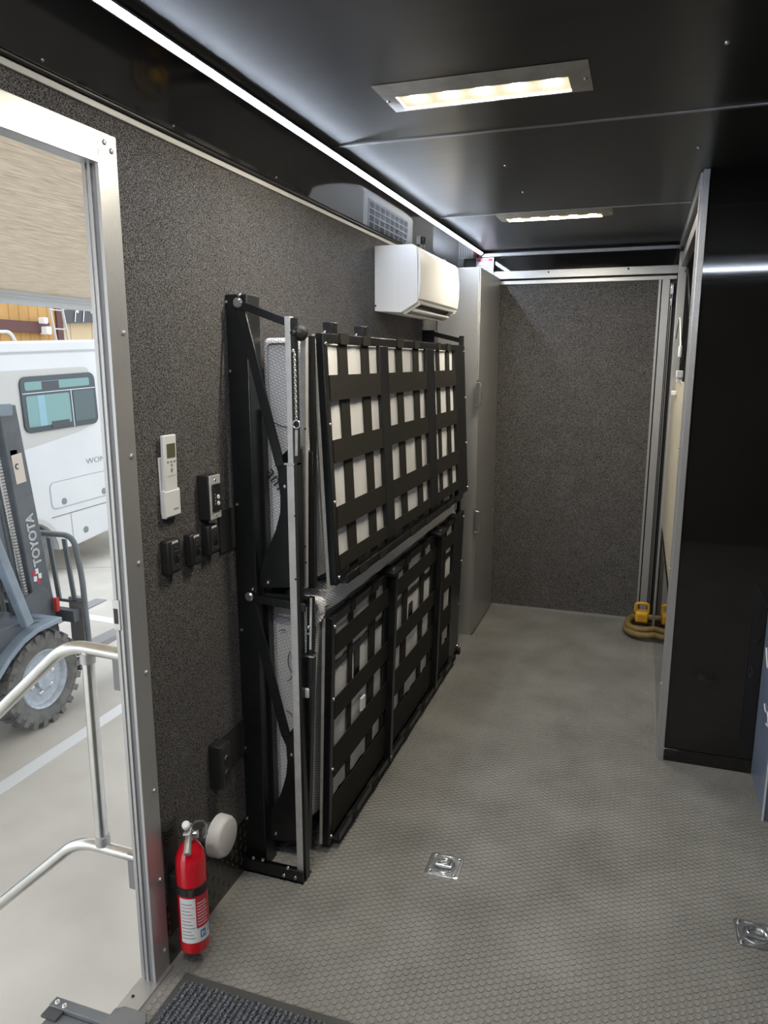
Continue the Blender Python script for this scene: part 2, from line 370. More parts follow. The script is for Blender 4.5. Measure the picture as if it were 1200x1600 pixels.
# entry door frame
df = S('door_1', MB().box(XW, XW+0.004, D1, 1.362, 0.0, 1.945).box(XW, XW+0.004, D0-0.06, D1, 1.891, 1.945).box(XW, XW+0.004, D0-0.062, D0-0.002, 0, 1.945), ALU, 'aluminium entry door frame on the carpeted wall', 'door frame', 0.001)
def jamb(y0, y1, x0, x1, nm, m=ALU): MB().box(x0, x1, y0, y1, 0.0, 1.890).build(nm, m, df, 0.0006)
jamb(D1-0.005, D1+0.001, XW-0.002, XW+0.0055, 'jamb_lip')
jamb(D1-0.0015, D1+0.001, -1.057, XW-0.002, 'seal', mat('grey_seal', (0.22,0.22,0.23), 0.6))
jamb(D1-0.006, D1+0.001, -1.0635, -1.057, 'jamb_edge', ALUW)
jamb(D1-0.003, D1+0.001, -1.0685, -1.0635, 'jamb_groove', ALUW)
jamb(D1-0.006, D1+0.001, -1.0775, -1.0685, 'outer_edge', ALUW)
jamb(D0-0.001, D0+0.006, -1.0775, XW+0.0055, 'jamb_stop')
MB().box(-1.0775, XW+0.0055, D0, D1, 1.884, 1.893).build('head_stop', ALUH, df, 0.001)
for z in (1.915, 1.56, 1.30, 1.06, 0.80, 0.50, 0.26, 0.06): bolt(df, (XW+0.004, 1.345, z), (1,0,0), 0.0055, ALU, 'rivet')
bolt(df, (XW+0.004, 1.325, 1.927), (1,0,0), 0.0055, ALU, 'rivet')
sk = MB().box(-1.080,-1.062,D1-0.009,D1-0.005,0.915,0.985).build('strike_plate', GALV, df, 0.001)
MB().box(-1.077,-1.066,D1-0.0096,D1-0.008,0.93,0.965).build('strike_hole_shade', PLK, sk)  # black plate painted in for the shade inside the latch hole
ths = S('trim_2', MB().box(-1.075, -1.028, D0, 1.362, 0.0, 0.004).box(-1.085,-1.075,D0,D1,-0.02,0.002), ALU, 'aluminium threshold strip of the entry door', 'threshold', 0.001)
bolt(ths, (-1.045,1.345,0.004), (0,0,1), 0.005); bolt(ths, (-1.066,1.25,0.004), (0,0,1), 0.004, PLK)

# diamond plate at the foot of the wall
bb = S('baseboard_left', MB().box(XW, XW+0.003, 1.362, 3.9, 0.0, 0.165), mat('diamond_plate', (0.16,0.157,0.15), 0.25, 0.9), 'black diamond plate along the foot of the carpeted wall', 'kick plate')
dm = MATS['diamond_plate']
bar_m = []
for s in (-1, 1):
    a = Vector((0, math.cos(math.radians(62))*s, math.sin(math.radians(62)))); b = EX.cross(a)
    q = MB(); q.add([a*-0.0105, b*0.0022, a*0.0105, b*-0.0022, a*-0.005+EX*0.0016, a*0.005+EX*0.0016], [(0,1,4),(1,5,4),(1,2,5),(2,3,5),(3,4,5),(3,0,4)])
    bar_m.append(q.mesh('tread_bar', dm))
for i in range(16):
    for j in range(6):
        o = bpy.data.objects.new('tread_bar', bar_m[(i+j)%2]); link(o, bb); o.location = (XW+0.003, 1.372+i*0.0255, 0.015+j*0.0255)

# ================================================================== LIGHTS OF THE ROOM
ledc = mat('led_cool', (1,1,1), 0.5, 0, 0.5, (0.74,0.84,1.0), LED_POWER)
tape = mat('led_tape', (0.8,0.8,0.8), 0.5)
def led_strip(p, d, length, fdir, side, label, nm='led_strip'):
    p, d, fdir, side = Vector(p), Vector(d), Vector(fdir).normalized(), Vector(side).normalized()
    t = thing(nm, p, label, 'light')
    MB().obox(p, d, side, fdir, 0, length, -0.009, 0.009, -0.004, 0.0).build('channel', ALU, t)
    for s in (-1, 1): MB().obox(p, d, side, fdir, 0, length, s*0.009-0.001, s*0.009+0.001, -0.004, 0.0055 if s < 0 else 0.0062).build('channel_lip', ALU, t)
    MB().obox(p, d, side, fdir, 0, length, -0.005, 0.005, 0.0, 0.001).build('tape', tape, t)
    m = MB(); n = int(length/0.0083)
    for k in range(n):
        for c0 in (-0.0062, 0.0012): m.obox(p, d, side, fdir, k*0.0083, k*0.0083+0.0055, c0, c0+0.005, 0.001, 0.0024)  # second row added to imitate the strip's reflection beside it
    m.build('diode_row_and_reflection', ledc, t, 0, 'stuff')
led_strip((-0.915, -0.95, 2.108), (0,1,0), 5.36, (0.8,0,-1), (1,0,0.8), 'cool white LED strip running along the ceiling cove')
led_strip((-0.85, -0.06, 2.115), (1,0,0), 1.9, (0,1,-0.45), (0,0.45,1), 'cool white LED strip running across the ceiling', 'led_strip_offscreen')   # mirrored in the black partition
bez = noisy('bezel_steel', (0.50,0.48,0.44), (0.60,0.58,0.53), 30, 0.35, 0.3)
lens = mat('lamp_lens', (0.10,0.095,0.08), 0.4, 0, 0.5, (1.0,0.86,0.58), 0.55)
hot = mat('lamp_led', (1,1,1), 0.4, 0, 0.5, (1.0,0.905,0.73), LAMP_POWER*6.0)
def ceiling_light(x0, x1, y0, y1, label, nm='ceiling_light'):
    t = thing(nm, ((x0+x1)/2,(y0+y1)/2,H), label, 'light')
    zi = H-0.014; zo = H-0.001; bx, by = 0.044, 0.049
    O = [(x0,y0),(x1,y0),(x1,y1),(x0,y1)]; I = [(x0+bx,y0+by),(x1-bx,y0+by),(x1-bx,y1-by),(x0+bx,y1-by)]
    m = MB(); m.add([(*p,zo) for p in O]+[(*p,zi) for p in I]+[(*p,zo) for p in I], [(i,(i+1)%4,4+(i+1)%4,4+i) for i in range(4)]+[(4+i,4+(i+1)%4,8+(i+1)%4,8+i) for i in range(4)])
    m.build('bezel', bez, t)
    MB().box(x0+bx+0.002,x1-bx-0.002,y0+by+0.002,y1-by-0.002,H-0.008,H-0.004).build('lens', lens, t)
    for k in range(5):
        cx = x0+bx+(x1-x0-2*bx)*(k+0.5)/5
        MB().lathe([(0.016,0),(0.014,0.003),(0.008,0.005),(0,0.0055)], (cx,(y0+y1)/2,H-0.008), (0,0,-1), 16).build('led', hot, t)
    for xx in (x0+0.012, x1-0.012): bolt(t, (xx,(y0+y1)/2,H-0.005), (0,0,-1), 0.005, BOLT, 'screw')
ceiling_light(-0.637,-0.152,1.767,1.960, 'warm white recessed ceiling light nearer the entry door')
ceiling_light(-0.650,-0.163,3.375,3.545, 'warm white recessed ceiling light over the air conditioner end')
ceiling_light(-0.637,-0.152,0.18,0.373, 'warm white recessed ceiling light before the entry door', 'ceiling_light_offscreen')   # its five LEDs mirror in the door head

# ================================================================== BUNK BEDS
fr = thing('bunk_bed', (-0.95,2.7,0), 'black steel bunk bed folded flat against the carpeted wall', 'bunk bed')
YU = 1.77
def upright(y0, top, nm='upright'):
    o = MB().box(XW, -0.980, y0, y0+0.07, 0.0, top).build(nm, BLK, fr, 0.003)
    MB().box(-0.980, -0.970, y0+0.045, y0+0.07, 0.10, top-0.3).build('inner_rail', BLK, o)
    return o
u1 = upright(YU, 1.673); u2 = upright(3.63, 1.655)
for (px,py) in ((354,472),(360,580),(371,788),(378,984),(383,1168),(386,1278)): bolt(fr, ony(px,py,YU), (0,-1,0), 0.005)
for (px,py) in ((374,459),(395,918)): bolt(fr, ony(px,py+2,YU), (0,-1,0), 0.005)
# foot
ft = MB(); ft.box(XW, -0.845, 1.742, 1.748, 0.0, 0.042); ft.box(XW, -0.845, 1.742, 1.80, 0.0, 0.008); ft.build('foot', BLK, fr, 0.001)
for (px,py) in ((396,1340),(411,1343),(444,1367),(450,1356),(462,1371)): bolt(fr, ony(px,py,1.742), (0,-1,0), 0.006)
# pivots and arms (upper and lower)
def link_bar(a, b, y, wdt=0.020, th=0.006, nm='arm'):
    a, b = Vector((a[0],y,a[1])), Vector((b[0],y,b[1])); d = (b-a).normalized(); n = Vector((-d.z,0,d.x))
    return MB().bar(a, b, n*wdt/2, EY*th/2).build(nm, BLK, fr, 0.001)
pv1 = ony(372,473,1.762); pv2 = ony(390,932,1.762)
for pv in (pv1, pv2):
    MB().lathe([(0.013,0),(0.013,0.004),(0.009,0.007),(0.0,0.007)], pv, (0,-1,0), 20).build('pivot_bolt', ZINC, fr)
def xz(px, py, y): p = ony(px,py,y); return (p.x, p.z)
link_bar(xz(372,475,1.764), xz(462,508,1.775), 1.764, 0.020)
link_bar(xz(374,478,1.768), xz(438,728,1.768), 1.768, 0.026, nm='diagonal_arm')
link_bar(xz(390,934,1.764), xz(480,948,1.775), 1.764, 0.022)
link_bar(xz(392,938,1.768), xz(447,1150,1.768), 1.768, 0.028, nm='diagonal_arm')
PL1 = [(430,722),(440,712),(449,703),(460,699),(470,702),(474,918),(404,918),(406,895),(413,870),(421,852),(431,828),(438,800),(438,775),(435,755),(434,738)]
MB().prism([ony(px,py,1.79) for px,py in PL1], (0,0.008,0)).build('bracket_plate', BLK, fr)
PL2 = [(440,1150),(452,1146),(459,1136),(476,1136),(480,1316),(424,1312),(424,1262),(431,1256),(440,1237),(447,1212),(449,1190),(447,1165)]
MB().prism([ony(px,py,1.79) for px,py in PL2], (0,0.008,0)).build('bracket_plate', BLK, fr)
for (px,py) in ((445,760),(419,910),(456,1179),(431,1302)): bolt(fr, ony(px,py,1.79), (0,-1,0), 0.006)
MB().box(-0.975,-0.83,1.80,1.83,0.835,0.855).build('cross_member', BLK, fr)
# telescoping front post
x0, x1 = -0.872, -0.851
po = MB().box(x0, x1, 1.757, 1.783, 0.03, 1.235).build('post', GALV, fr, 0.0015)
MB().box(x0+0.0205, x1+0.008, 1.758, 1.784, 0.0, 1.24).build('post_side_channel', BLK, po)
MB().box(x0+0.003, x1-0.002, 1.760, 1.780, 1.235, 1.614).build('inner_post', GALV, fr, 0.001)
MB().box(x1-0.002, x1+0.008, 1.762, 1.784, 1.235, 1.610).build('post_side_channel', BLK, fr)
MB().frame(Vector(((x0+x1)/2,1.768,1.236)), EX, EY, EZ, 0.030, 0.034, 0.004, 0.005).build('collar', ZINC, fr)
for (px,py) in ((461,806),(462,905)): bolt(fr, ony(px,py,1.757), (0,-1,0), 0.003, PLK)  # black domes painted in as the shade of open post holes, not bolts
bolt(fr, ony(458,520,1.760), (0,-1,0), 0.008, PLK); bolt(fr, ony(458,548,1.760), (0,-1,0), 0.005)
MB().lathe([(0.0,0),(0.017,0.002),(0.020,0.012),(0.012,0.022),(0,0.024)], ony(469,521,1.80), (0.5,-1,0), 16).build('knob', PLK, fr)
# chain hanging from post, with pin ring
def chain(p, q, n, nm='chain'):
    p, q = Vector(p), Vector(q); m = MB(); d = (q-p)/n
    for k in range(n):
        c = p+d*(k+0.5); u = EX if k%2 else EY; L_ = d.normalized()
        m.tube([c+u*(math.cos(t)*0.0028)+L_*(math.sin(t)*d.length*0.75) for t in [i*math.pi/4 for i in range(8)]], 0.0009, 5, True)
    return m.build(nm, GALV, fr, 0, 'stuff')
chain(ony(460,550,1.754), ony(463,655,1.754), 26)
c = ony(463,663,1.752); MB().tube([c+EX*math.cos(t)*0.010+EZ*math.sin(t)*0.010 for t in [i*math.pi/10 for i in range(20)]], 0.0016, 6, True).build('pull_ring', ZINC, fr)
MB().cyl(ony(463,672,1.754), ony(463,712,1.754), 0.004, n=8).build('pin', GALV, fr)
# lower bed telescoping leg next to the post
yl = 1.80
a = ony(486,932,yl); b = ony(484,1100,yl); c = ony(478,1325,yl)
MB().bar(a, b, EX*0.008, EY*0.008).build('inner_leg', BLK, fr, 0.001)
MB().bar(ony(485,1020,yl), c, EX*0.013, EY*0.012).build('outer_leg', BLK, fr, 0.001)
MB().bar(ony(486,935,yl-0.009), ony(485,1015,yl-0.009), EX*0.003, EY*0.001).build('leg_face', GALV, fr)
MB().frame(ony(485,1024,yl), EX, EY, EZ, 0.032, 0.030, 0.003, 0.004).build('collar', ZINC, fr)
bolt(fr, ony(482,980,yl-0.009), (0,-1,0), 0.006); bolt(fr, ony(482,990,yl-0.009), (0,-1,0), 0.004)
chain(ony(475,992,1.785), ony(474,1072,1.785), 24)
MB().box(*(lambda p: (p.x-0.011,p.x+0.009,p.y-0.006,p.y+0.004,p.z-0.016,p.z+0.014))(ony(479,1082,1.785))).build('lock_block', mat('clear_plastic',(0.55,0.56,0.55),0.2), fr, 0.004)
# strips between post and upper deck: zinc bar, gas strut
MB().bar(ony(475.5,527,1.835), ony(476,918,1.835), EX*0.0085, EY*0.008).build('tie_bar', GALV, fr, 0.001)
for (px,py) in ((477,670),(477,854),(478,879)): bolt(fr, ony(px,py,1.827), (0,-1,0), 0.003, PLK)  # black domes stand for the shade inside the bar's holes
MB().bar(ony(487,525,1.86), ony(490,710,1.86), EX*0.007, EY*0.007).build('strut_rod', BLK, fr)
MB().bar(ony(486,705,1.86), ony(488,918,1.86), EX*0.011, EY*0.011).build('strut_body', BLK, fr, 0.002)
# far end arm and post
a, b = Vector((-1.0,3.63,1.640)), Vector((-0.835,3.62,1.600)); d = (b-a).normalized()
MB().bar(a, b, Vector((-d.z,0,d.x))*0.011, EY*0.004).build('arm', BLK, fr)
MB().box(-0.850,-0.830,3.60,3.625,0.0,1.625).build('post', BLK, fr, 0.001)
MB().box(-0.90,-0.815,3.60,3.63,0.0,0.03).build('foot', BLK, fr, 0.001)
for z in (1.50,1.17,0.85,0.70,0.48,0.25,0.06): bolt(fr, (-0.829,3.61,z), (1,0,0), 0.005)

# decks ----------------------------------------------------------------
def deck(label, T, B, y0, y1, cols, dividers, rows, yref, far_stile, legs=False, group=None):
    T, B = Vector((T[0],0,T[1])), Vector((B[0],0,B[1]))
    v = (T-B).normalized(); hgt = (T-B).length; n = Vector((v.z,0,-v.x))     # n: towards the aisle
    o = Vector((B.x,0,B.z))
    def ob(ya, yb, va, vb, na, nb): return MB().obox(o, EY, v, n, ya, yb, va, vb, na, nb)
    def pv(px, py): return (onplane(px,py,o,n)-o).dot(v)
    def pyy(px, py): return onplane(px,py,o,n).y
    fm = ob(y0, y0+0.030, 0, hgt, -0.022, 0.0); fm.obox(o, EY, v, n, far_stile, y1, 0, hgt, -0.022, 0.0); fm.obox(o, EY, v, n, y0+0.030, far_stile, hgt-0.026, hgt, -0.022, 0.0)
    t = fm.build('bed_deck', BLK, fr, 0.002); t['label'] = label
    ob(y0-0.0015, y0, 0.0, hgt-0.002, -0.031, -0.022).build('stile_flange', GALV, t)
    br = ob(y0+0.030, far_stile, 0.0, 0.006, -0.030, 0.022); br.obox(o, EY, v, n, y0+0.03, far_stile, 0.0, 0.026, 0.018, 0.022)
    br.build('bottom_rail', BLK, t, 0.001)
    for a, b in dividers:
        ob(a, b, 0.006, hgt-0.026, -0.010, 0.0035 if not legs else -0.001).build('divider', BLK, t, 0.002)
        if legs:
            lg = ob((a+b)/2-0.014, (a+b)/2+0.014, -0.0, hgt+0.004, 0.0, 0.026).build('folding_leg', BLK, t, 0.002)
            ob(a-0.002, b+0.004, hgt-0.006, hgt+0.006, -0.03, 0.030).build('leg_bracket', BLK, t, 0.001)
            for k in (-0.004, 0.012): bolt(t, o+EY*((a+b)/2+k)+v*(hgt+0.006)+n*0.010, v, 0.004)
            bolt(t, o+EY*((a+b)/2)+v*0.02+n*0.026, n, 0.004)
    for a, b in rows:
        ob(y0+0.028, far_stile+0.004, a, b, 0.0, 0.0022).build('strap_across', STRAP, t)
    for a, b in cols:
        s = ob(a, b, 0.004, hgt+0.0025, -0.008, -0.0055); s.obox(o, EY, v, n, a, b, hgt-0.0005, hgt+0.0025, -0.024, 0.0025); s.obox(o, EY, v, n, a, b, hgt-0.028, hgt+0.0025, 0.0003, 0.0026)
        s.obox(o, EY, v, n, a, b, 0.006, 0.0085, -0.008, 0.024); s.obox(o, EY, v, n, a, b, 0.0, 0.0275, 0.0222, 0.0246)
        s.build('strap_upright', STRAPV, t)
    for k in range(4): bolt(t, o+EY*(y0+0.017)+v*(hgt*(0.03+0.31*k)), n, 0.0055)
    for k in range(4): bolt(t, o+EY*(y1-0.012)+v*(hgt*(0.03+0.31*k)), n, 0.0055)
    return t, o, v, n, hgt
# upper deck: values measured on its plane
def plane_of(T, B):
    T, B = Vector((T[0],0,T[1])), Vector((B[0],0,B[1])); v = (T-B).normalized(); return B, v, Vector((v.z,0,-v.x))
def spans_y(Pn, pxs, py): return [(onplane(a,py,Pn[0],Pn[2]).y, onplane(b,py,Pn[0],Pn[2]).y) for a,b in pxs]
def spans_v(Pn, px, pys): return [((onplane(px,b,Pn[0],Pn[2])-Pn[0]).dot(Pn[1]), (onplane(px,a,Pn[0],Pn[2])-Pn[0]).dot(Pn[1])) for a,b in pys]
T1, B1 = (-0.823,1.578), (-0.790,0.872); P1 = plane_of(T1, B1)
c1 = spans_y(P1, [(537,550),(572,583),(625,634),(651,659),(687,691),(701,706)], 640)
d1 = spans_y(P1, [(596,609),(668,680)], 640)
r1 = spans_v(P1, 520, [(586,626),(688,725),(795,831),(874,898)])
fs1 = spans_y(P1, [(713,728)], 640)[0]
up_deck = deck('upper bunk deck folded upright, black straps woven over its steel frame', T1, B1, 1.895, fs1[1], c1, d1, r1, 0, fs1[0])
T2, B2 = (-0.806,0.772), (-0.829,0.030); P2 = plane_of(T2, B2)
c2 = spans_y(P2, [(547,553),(578,587),(628,635),(654,659),(686,690),(699,704)], 1040)
d2 = spans_y(P2, [(599,612),(669,680)], 1040)
r2 = spans_v(P2, 520, [(995,1028),(1094,1127),(1168,1216),(1246,1300)])
fs2 = spans_y(P2, [(708,722)], 900)[0]
lo_deck = deck('lower bunk deck folded upright near the floor, with two folded legs across its straps', T2, B2, 1.895, min(fs2[1],fs1[1]), c2, d2, r2, 0, min(fs2[0],fs1[0]), True)
# white care tag, brackets behind the lower straps
t2, o2, v2, n2, h2 = lo_deck
p = onplane(567,1098,o2,n2); MB().obox(p, EY, v2, n2, -0.018,0.018,-0.022,0.022,-0.004,0.003).build('care_tag', PAPER, t2)
for px, py, w_, h_ in ((562,1030,0.05,0.11),(645,960,0.05,0.10)):
    p = onplane(px,py,o2,n2); MB().obox(p, EY, v2, n2, -w_/2,w_/2,-h_/2,h_/2,-0.016,-0.0085).build('hinge_box', BLK, t2, 0.002)
MB().obox(o2, EY, v2, n2, 1.93, 3.5, (onplane(520,1050,o2,n2)-o2).dot(v2)-0.012, (onplane(520,1050,o2,n2)-o2).dot(v2)+0.012, -0.016, -0.0085).build('cross_bar', BLK, t2)
t1, o1, v1, n1, h1 = up_deck
for px in (534, 580):
    p = onplane(px,514,o1,n1); MB().box(-0.875,-0.845,p.y-0.02,p.y+0.02,1.575,1.612).build('stop_block', BLK, t1, 0.002)
    bolt(t1, Vector((-0.868,p.y-0.02,1.585)), (0,-1,0), 0.005)
# mattresses --------------------------------------------------------------
def mattress(label, poly, y0, y1, r, sheet_side):
    cx = sum(p[0] for p in poly)/len(poly)
    t = thing('mattress', (cx,(y0+y1)/2,min(p[1] for p in poly)), label, 'mattress')
    bm = bmesh.new(); m = MB()
    P = [Vector((p[0],0,p[1])) for p in poly]
    def ring(y, ins):
        pts = []
        for i in range(len(P)):
            a, b, c = P[i-1], P[i], P[(i+1)%len(P)]; d1 = (a-b).normalized(); d2 = (c-b).normalized()
            rr = min(r, (a-b).length*0.4, (c-b).length*0.4)
            cc = b+(d1+d2)*(ins)
            p_, q_ = cc+d1*rr, cc+d2*rr
            for s in range(6):
                tt = s/5; pts.append((p_*(1-tt)**2+cc*2*tt*(1-tt)+q_*tt*tt)+EY*y)
        return pts
    R = []
    ed = 0.014
    for k in range(6):
        a = k/5*math.pi/2; R.append(ring(y0+ed*(1-math.sin(a)), ed*(1-math.cos(a))))
    for k in range(1, 30): R.append(ring(y0+ed+(y1-y0-2*ed)*k/30, 0.0015*math.sin(k*1.9)))
    for k in range(6):
        a = math.pi/2-k/5*math.pi/2; R.append(ring(y1-ed*(1-math.sin(a)), ed*(1-math.cos(a))))
    body = m.rings(R).build('cover', TICK, t)
    return t
def sheet(dk, par, ya, yb, vb):
    _, o_, v_, n_, h_ = dk; m = MB(); R = []; K = 60
    for k in range(K+1):
        y = ya+(yb-ya)*k/K; row = []
        for j in range(9):
            q_ = vb+(h_-0.030-vb)*j/8; w_ = 0.0018*math.sin(k*1.7+j*0.6)+0.0012*math.sin(k*3.9+1.3*j)
            row.append(o_+EY*y+v_*q_+n_*(-0.0125+w_))
        for j in (8,0): row.append(o_+EY*y+v_*(vb+(h_-0.030-vb)*j/8)+n_*-0.020)
        R.append(row)
    return m.rings(R).build('underside_sheet', SHEET, par)
m1 = mattress('upper mattress standing between the carpeted wall and upper bunk deck', [(-0.985,0.885),(-0.848,0.885),(-0.872,1.565),(-0.985,1.565)], 1.855, 3.50, 0.018, 1)
sheet(up_deck, m1, 1.93, fs1[0]-0.004, r1[3][1]-0.012)
m2 = mattress('lower mattress standing between the carpeted wall and lower bunk deck', [(-0.985,0.10),(-0.872,0.10),(-0.852,0.782),(-0.818,0.790),(-0.818,0.842),(-0.985,0.842)], 1.855, 3.50, 0.055, 1)
sheet(lo_deck, m2, 1.93, fs2[0]-0.02, r2[3][1]-0.012)
# dark script on the covers
p = ony(414,738,1.853); text('ame', 0.055, p, Vector((0.55,0,-0.75)), Vector((0.75,0,0.55)), INKB, m1)
for k, yy in enumerate((1.98,2.12,2.34,2.60,2.95)):
    c = Vector((-0.850,yy,0.8425)); m = MB()
    m.tube([c+EX*math.cos(t)*0.022+EY*math.sin(t)*(0.030+0.008*(k%2))+EZ*(-0.004 if math.cos(t) > 0.7 else 0) for t in [0.3+i*0.33 for i in range(15)]], 0.0012, 5); m.build('script_stroke', INKB, m2)
for k in range(4):
    MB().tube([(-0.945+0.006*k,1.93+0.012*k,0.8425),(-0.91+0.004*k,2.03,0.8428),(-0.88,2.06+0.02*k,0.8428)], 0.001, 5).build('script_stroke', INKB, m2)
for P_ in ([(453,1018),(450,1030),(452,1042),(457,1052)],[(447,1110),(452,1113),(457,1117)],[(436,986),(441,984),(446,985)],[(457,1056),(453,1062),(449,1064)]):
    MB().tube(smooth_path([ony(a,b,1.8535) for a,b in P_],4), 0.0012, 5).build('script_stroke', INKB, m2)
for P_ in ([(424,660),(432,662),(440,666),(450,668)],[(452,605),(455,612),(453,618)]):
    MB().tube(smooth_path([ony(a,b,1.8535) for a,b in P_],4), 0.0016, 5).build('script_stroke', INKB, m1)

# ================================================================== LOCKER, STICKER, AIR CONDITIONER
lk = thing('metal_locker', (-0.93,4.18,0), 'tall grey metal locker at the end of the bunk beds', 'locker')
MB().box(XW+0.004, -0.820, 3.90, YB-0.024, 0.0, 1.975).build('body', LOCKS, lk, 0.002)
ld = MB().box(-0.820, -0.812, 3.902, YB-0.026, 0.012, 1.972).build('door', LOCKER, lk, 0.002)
for (px,py) in ((745.5,616),(742.5,815)):
    p = onx(px,py,-0.812); yy = p.y
    MB().box(-0.8125,-0.810,yy-0.018,yy+0.018,p.z-0.075,p.z+0.075).build('handle_plate', ZINC, ld, 0.001)
    MB().tube(fillet([(-0.810,yy,p.z-0.06),(-0.792,yy,p.z-0.055),(-0.792,yy,p.z+0.055),(-0.810,yy,p.z+0.06)],0.01), 0.004, 8).build('handle', BOLT, ld)
for k in range(18): bolt(ld, (-0.812, YB-0.05, 0.12+k*0.10), (1,0,0), 0.0035, BOLT, 'rivet')
st = thing('warning_sticker', (-0.90,YB-0.033,1.98), 'white warning card with red header on the end wall above the locker', 'sign')
ys_ = YB-0.0325
MB().box(-0.955,-0.853,ys_,ys_+0.002,1.978,2.090).build('card', PAPER, st)
MB().box(-0.950,-0.858,ys_-0.0006,ys_,2.068,2.086).build('red_header', mat('pink_red',(0.75,0.22,0.25),0.5), st)
for a in (-0.946, -0.882): MB().box(a,a+0.020,ys_-0.001,ys_-0.0006,2.071,2.083).build('red_mark', REDP, st)
for k in range(5): MB().box(-0.946,-0.864-0.01*(k%2),ys_-0.0006,ys_,1.99+k*0.014,1.994+k*0.014).build('print_line', INK, st)

ac = thing('air_conditioner', (-0.95,3.27,1.7), 'white wall mounted split air conditioner above the bunk beds', 'air conditioner')
Y0, Y1 = 2.93, 3.60
prof = [(XW+0.002,1.703),(-0.931,1.696),(-0.866,1.733),(-0.862,1.742),(-0.862,1.80),(-0.864,1.90),(-0.870,1.945),(-0.885,1.953),(XW+0.002,1.953)]
a_, b_ = Vector((-0.931,0,1.696)), Vector((-0.866,0,1.733)); d_ = (b_-a_).normalized(); ni = Vector((-d_.z,0,d_.x))
cut = [a_+d_*0.006, a_+d_*0.012+ni*0.045, a_+d_*0.062+ni*0.045, a_+d_*0.068]
notch = prof[:2]+[(q.x,q.z) for q in cut]+prof[2:]
yn0, yn1 = Y0+0.045, Y1-0.040
ab = MB().prism([(x,Y0,z) for x,z in prof], (0,yn0-Y0,0)); ab.prism([(x,yn0,z) for x,z in notch], (0,yn1-yn0,0)); ab.prism([(x,yn1,z) for x,z in prof], (0,Y1-yn1,0))
ab.build('body', PLA, ac)
fc = a_+d_*0.037+ni*0.030
MB().cyl((fc.x,yn0+0.002,fc.z), (fc.x,yn1-0.002,fc.z), 0.021, n=20).build('fan_roller', PLK, ac)
fp = [(-0.862,1.742),(-0.852,1.748),(-0.846,1.80),(-0.846,1.86),(-0.853,1.925),(-0.862,1.938)]
R = []
for k in range(9):
    y = Y0+0.004+(Y1-Y0-0.008)*k/8; e = 0.006 if k in (0,8) else 0
    R.append([Vector((x-e*(i not in (0,5)), y, z)) for i,(x,z) in enumerate(fp)])
MB().rings(R).build('front_panel', PLA, ac, 0.002)
# outlet slot on the lower front chamfer
a, b = Vector((-0.931,0,1.6962)), Vector((-0.866,0,1.733)); d = (b-a).normalized(); nn = Vector((d.z,0,-d.x))
MB().obox(a, EY, d, nn, Y0+0.05, Y1-0.045, 0.030, 0.042, 0.003, 0.012).build('louver', PLA, ac, 0.002)
for y in (Y0+0.034, Y1-0.040): MB().obox(a, EY, d, nn, y, y+0.012, 0.0, 0.074, -0.002, 0.008).build('slot_cheek', PLA, ac, 0.001)
MB().obox(a, EY, d, nn, Y0+0.04, Y1-0.035, 0.000, 0.006, -0.002, 0.008).build('slot_lip', PLA, ac, 0.001)
MB().box(XW+0.03,-0.90,Y0+0.05,Y1-0.09,1.953,1.9535).build('intake', mat('intake_grey',(0.16,0.16,0.17),0.6), ac)
for k in range(9): MB().box(XW+0.03,-0.90,Y0+0.05+k*0.066,Y0+0.056+k*0.066,1.9535,1.958).build('intake_bar', PLA, ac)
for k in range(5): MB().box(XW+0.03+k*0.026,XW+0.034+k*0.026,Y0+0.05,Y1-0.09,1.9535,1.957).build('intake_bar', PLA, ac)
MB().prism([(XW+0.10,Y0-0.0008,1.71),(XW+0.103,Y0-0.0008,1.71),(XW+0.098,Y0-0.0008,1.95),(XW+0.095,Y0-0.0008,1.95)], (0,0.001,0)).build('side_crease', PLA, ac)
p = ony(586,478,Y0); MB().box(XW+0.002,XW+0.008,Y0-0.002,Y0+0.01,p.z-0.004,p.z+0.004).build('side_clip', PLK, ac)
bk = thing('wall_bracket', (-1.0,3.30,1.955), 'small grey metal bracket standing on the air conditioner top', 'bracket')
MB().box(-0.985,-0.945,3.66,3.70,1.955,1.99).box(XW+0.002,-0.945,3.66,3.70,1.975,1.99).build('bracket_body', GALV, bk, 0.002)

# ================================================================== WALL FITTINGS
def W(px, py, x=XW): return onx(px, py, x)
# remote and holder
hl = W(258,770,XW+0.0); ry = 1.478
rh = thing('remote_holder', (XW,ry,1.14), 'white plastic holder screwed to the carpet wall, remote in it', 'holder')
yA, yB = W(249,770).y, W(281.5,770,XW+0.016).y
MB().box(XW, XW+0.004, yA, yB-0.006, 1.150, 1.285).build('back_plate', PLW, rh, 0.002)
hp = MB(); hp.box(XW+0.013, XW+0.016, yA-0.001, yB, 1.142, 1.205).box(XW+0.003, XW+0.016, yA-0.002, yA+0.002, 1.142, 1.208).box(XW+0.003, XW+0.016, yB-0.003, yB, 1.142, 1.208).box(XW+0.003, XW+0.016, yA, yB, 1.142, 1.147)
hp.build('pocket', PLW, rh, 0.0015)
MB().box(XW+0.016, XW+0.0163, yA+0.030, yA+0.050, 1.158, 1.162).build('maker_mark', INK, rh)
rm = thing('remote_control', (XW+0.010,(yA+yB)/2,1.15), 'white air conditioner remote standing in its wall holder', 'remote')
MB().prism([(XW+0.004,yA+0.005,1.149),(XW+0.012,yA+0.005,1.149),(XW+0.016,yA+0.005,1.335),(XW+0.006,yA+0.005,1.335)], (0,yB-yA-0.009,0)).build('body', PLW, rm, 0.0025)
def fx(z): return XW+0.012+0.004*(z-1.149)/0.186
ym = (yA+yB)/2+0.003
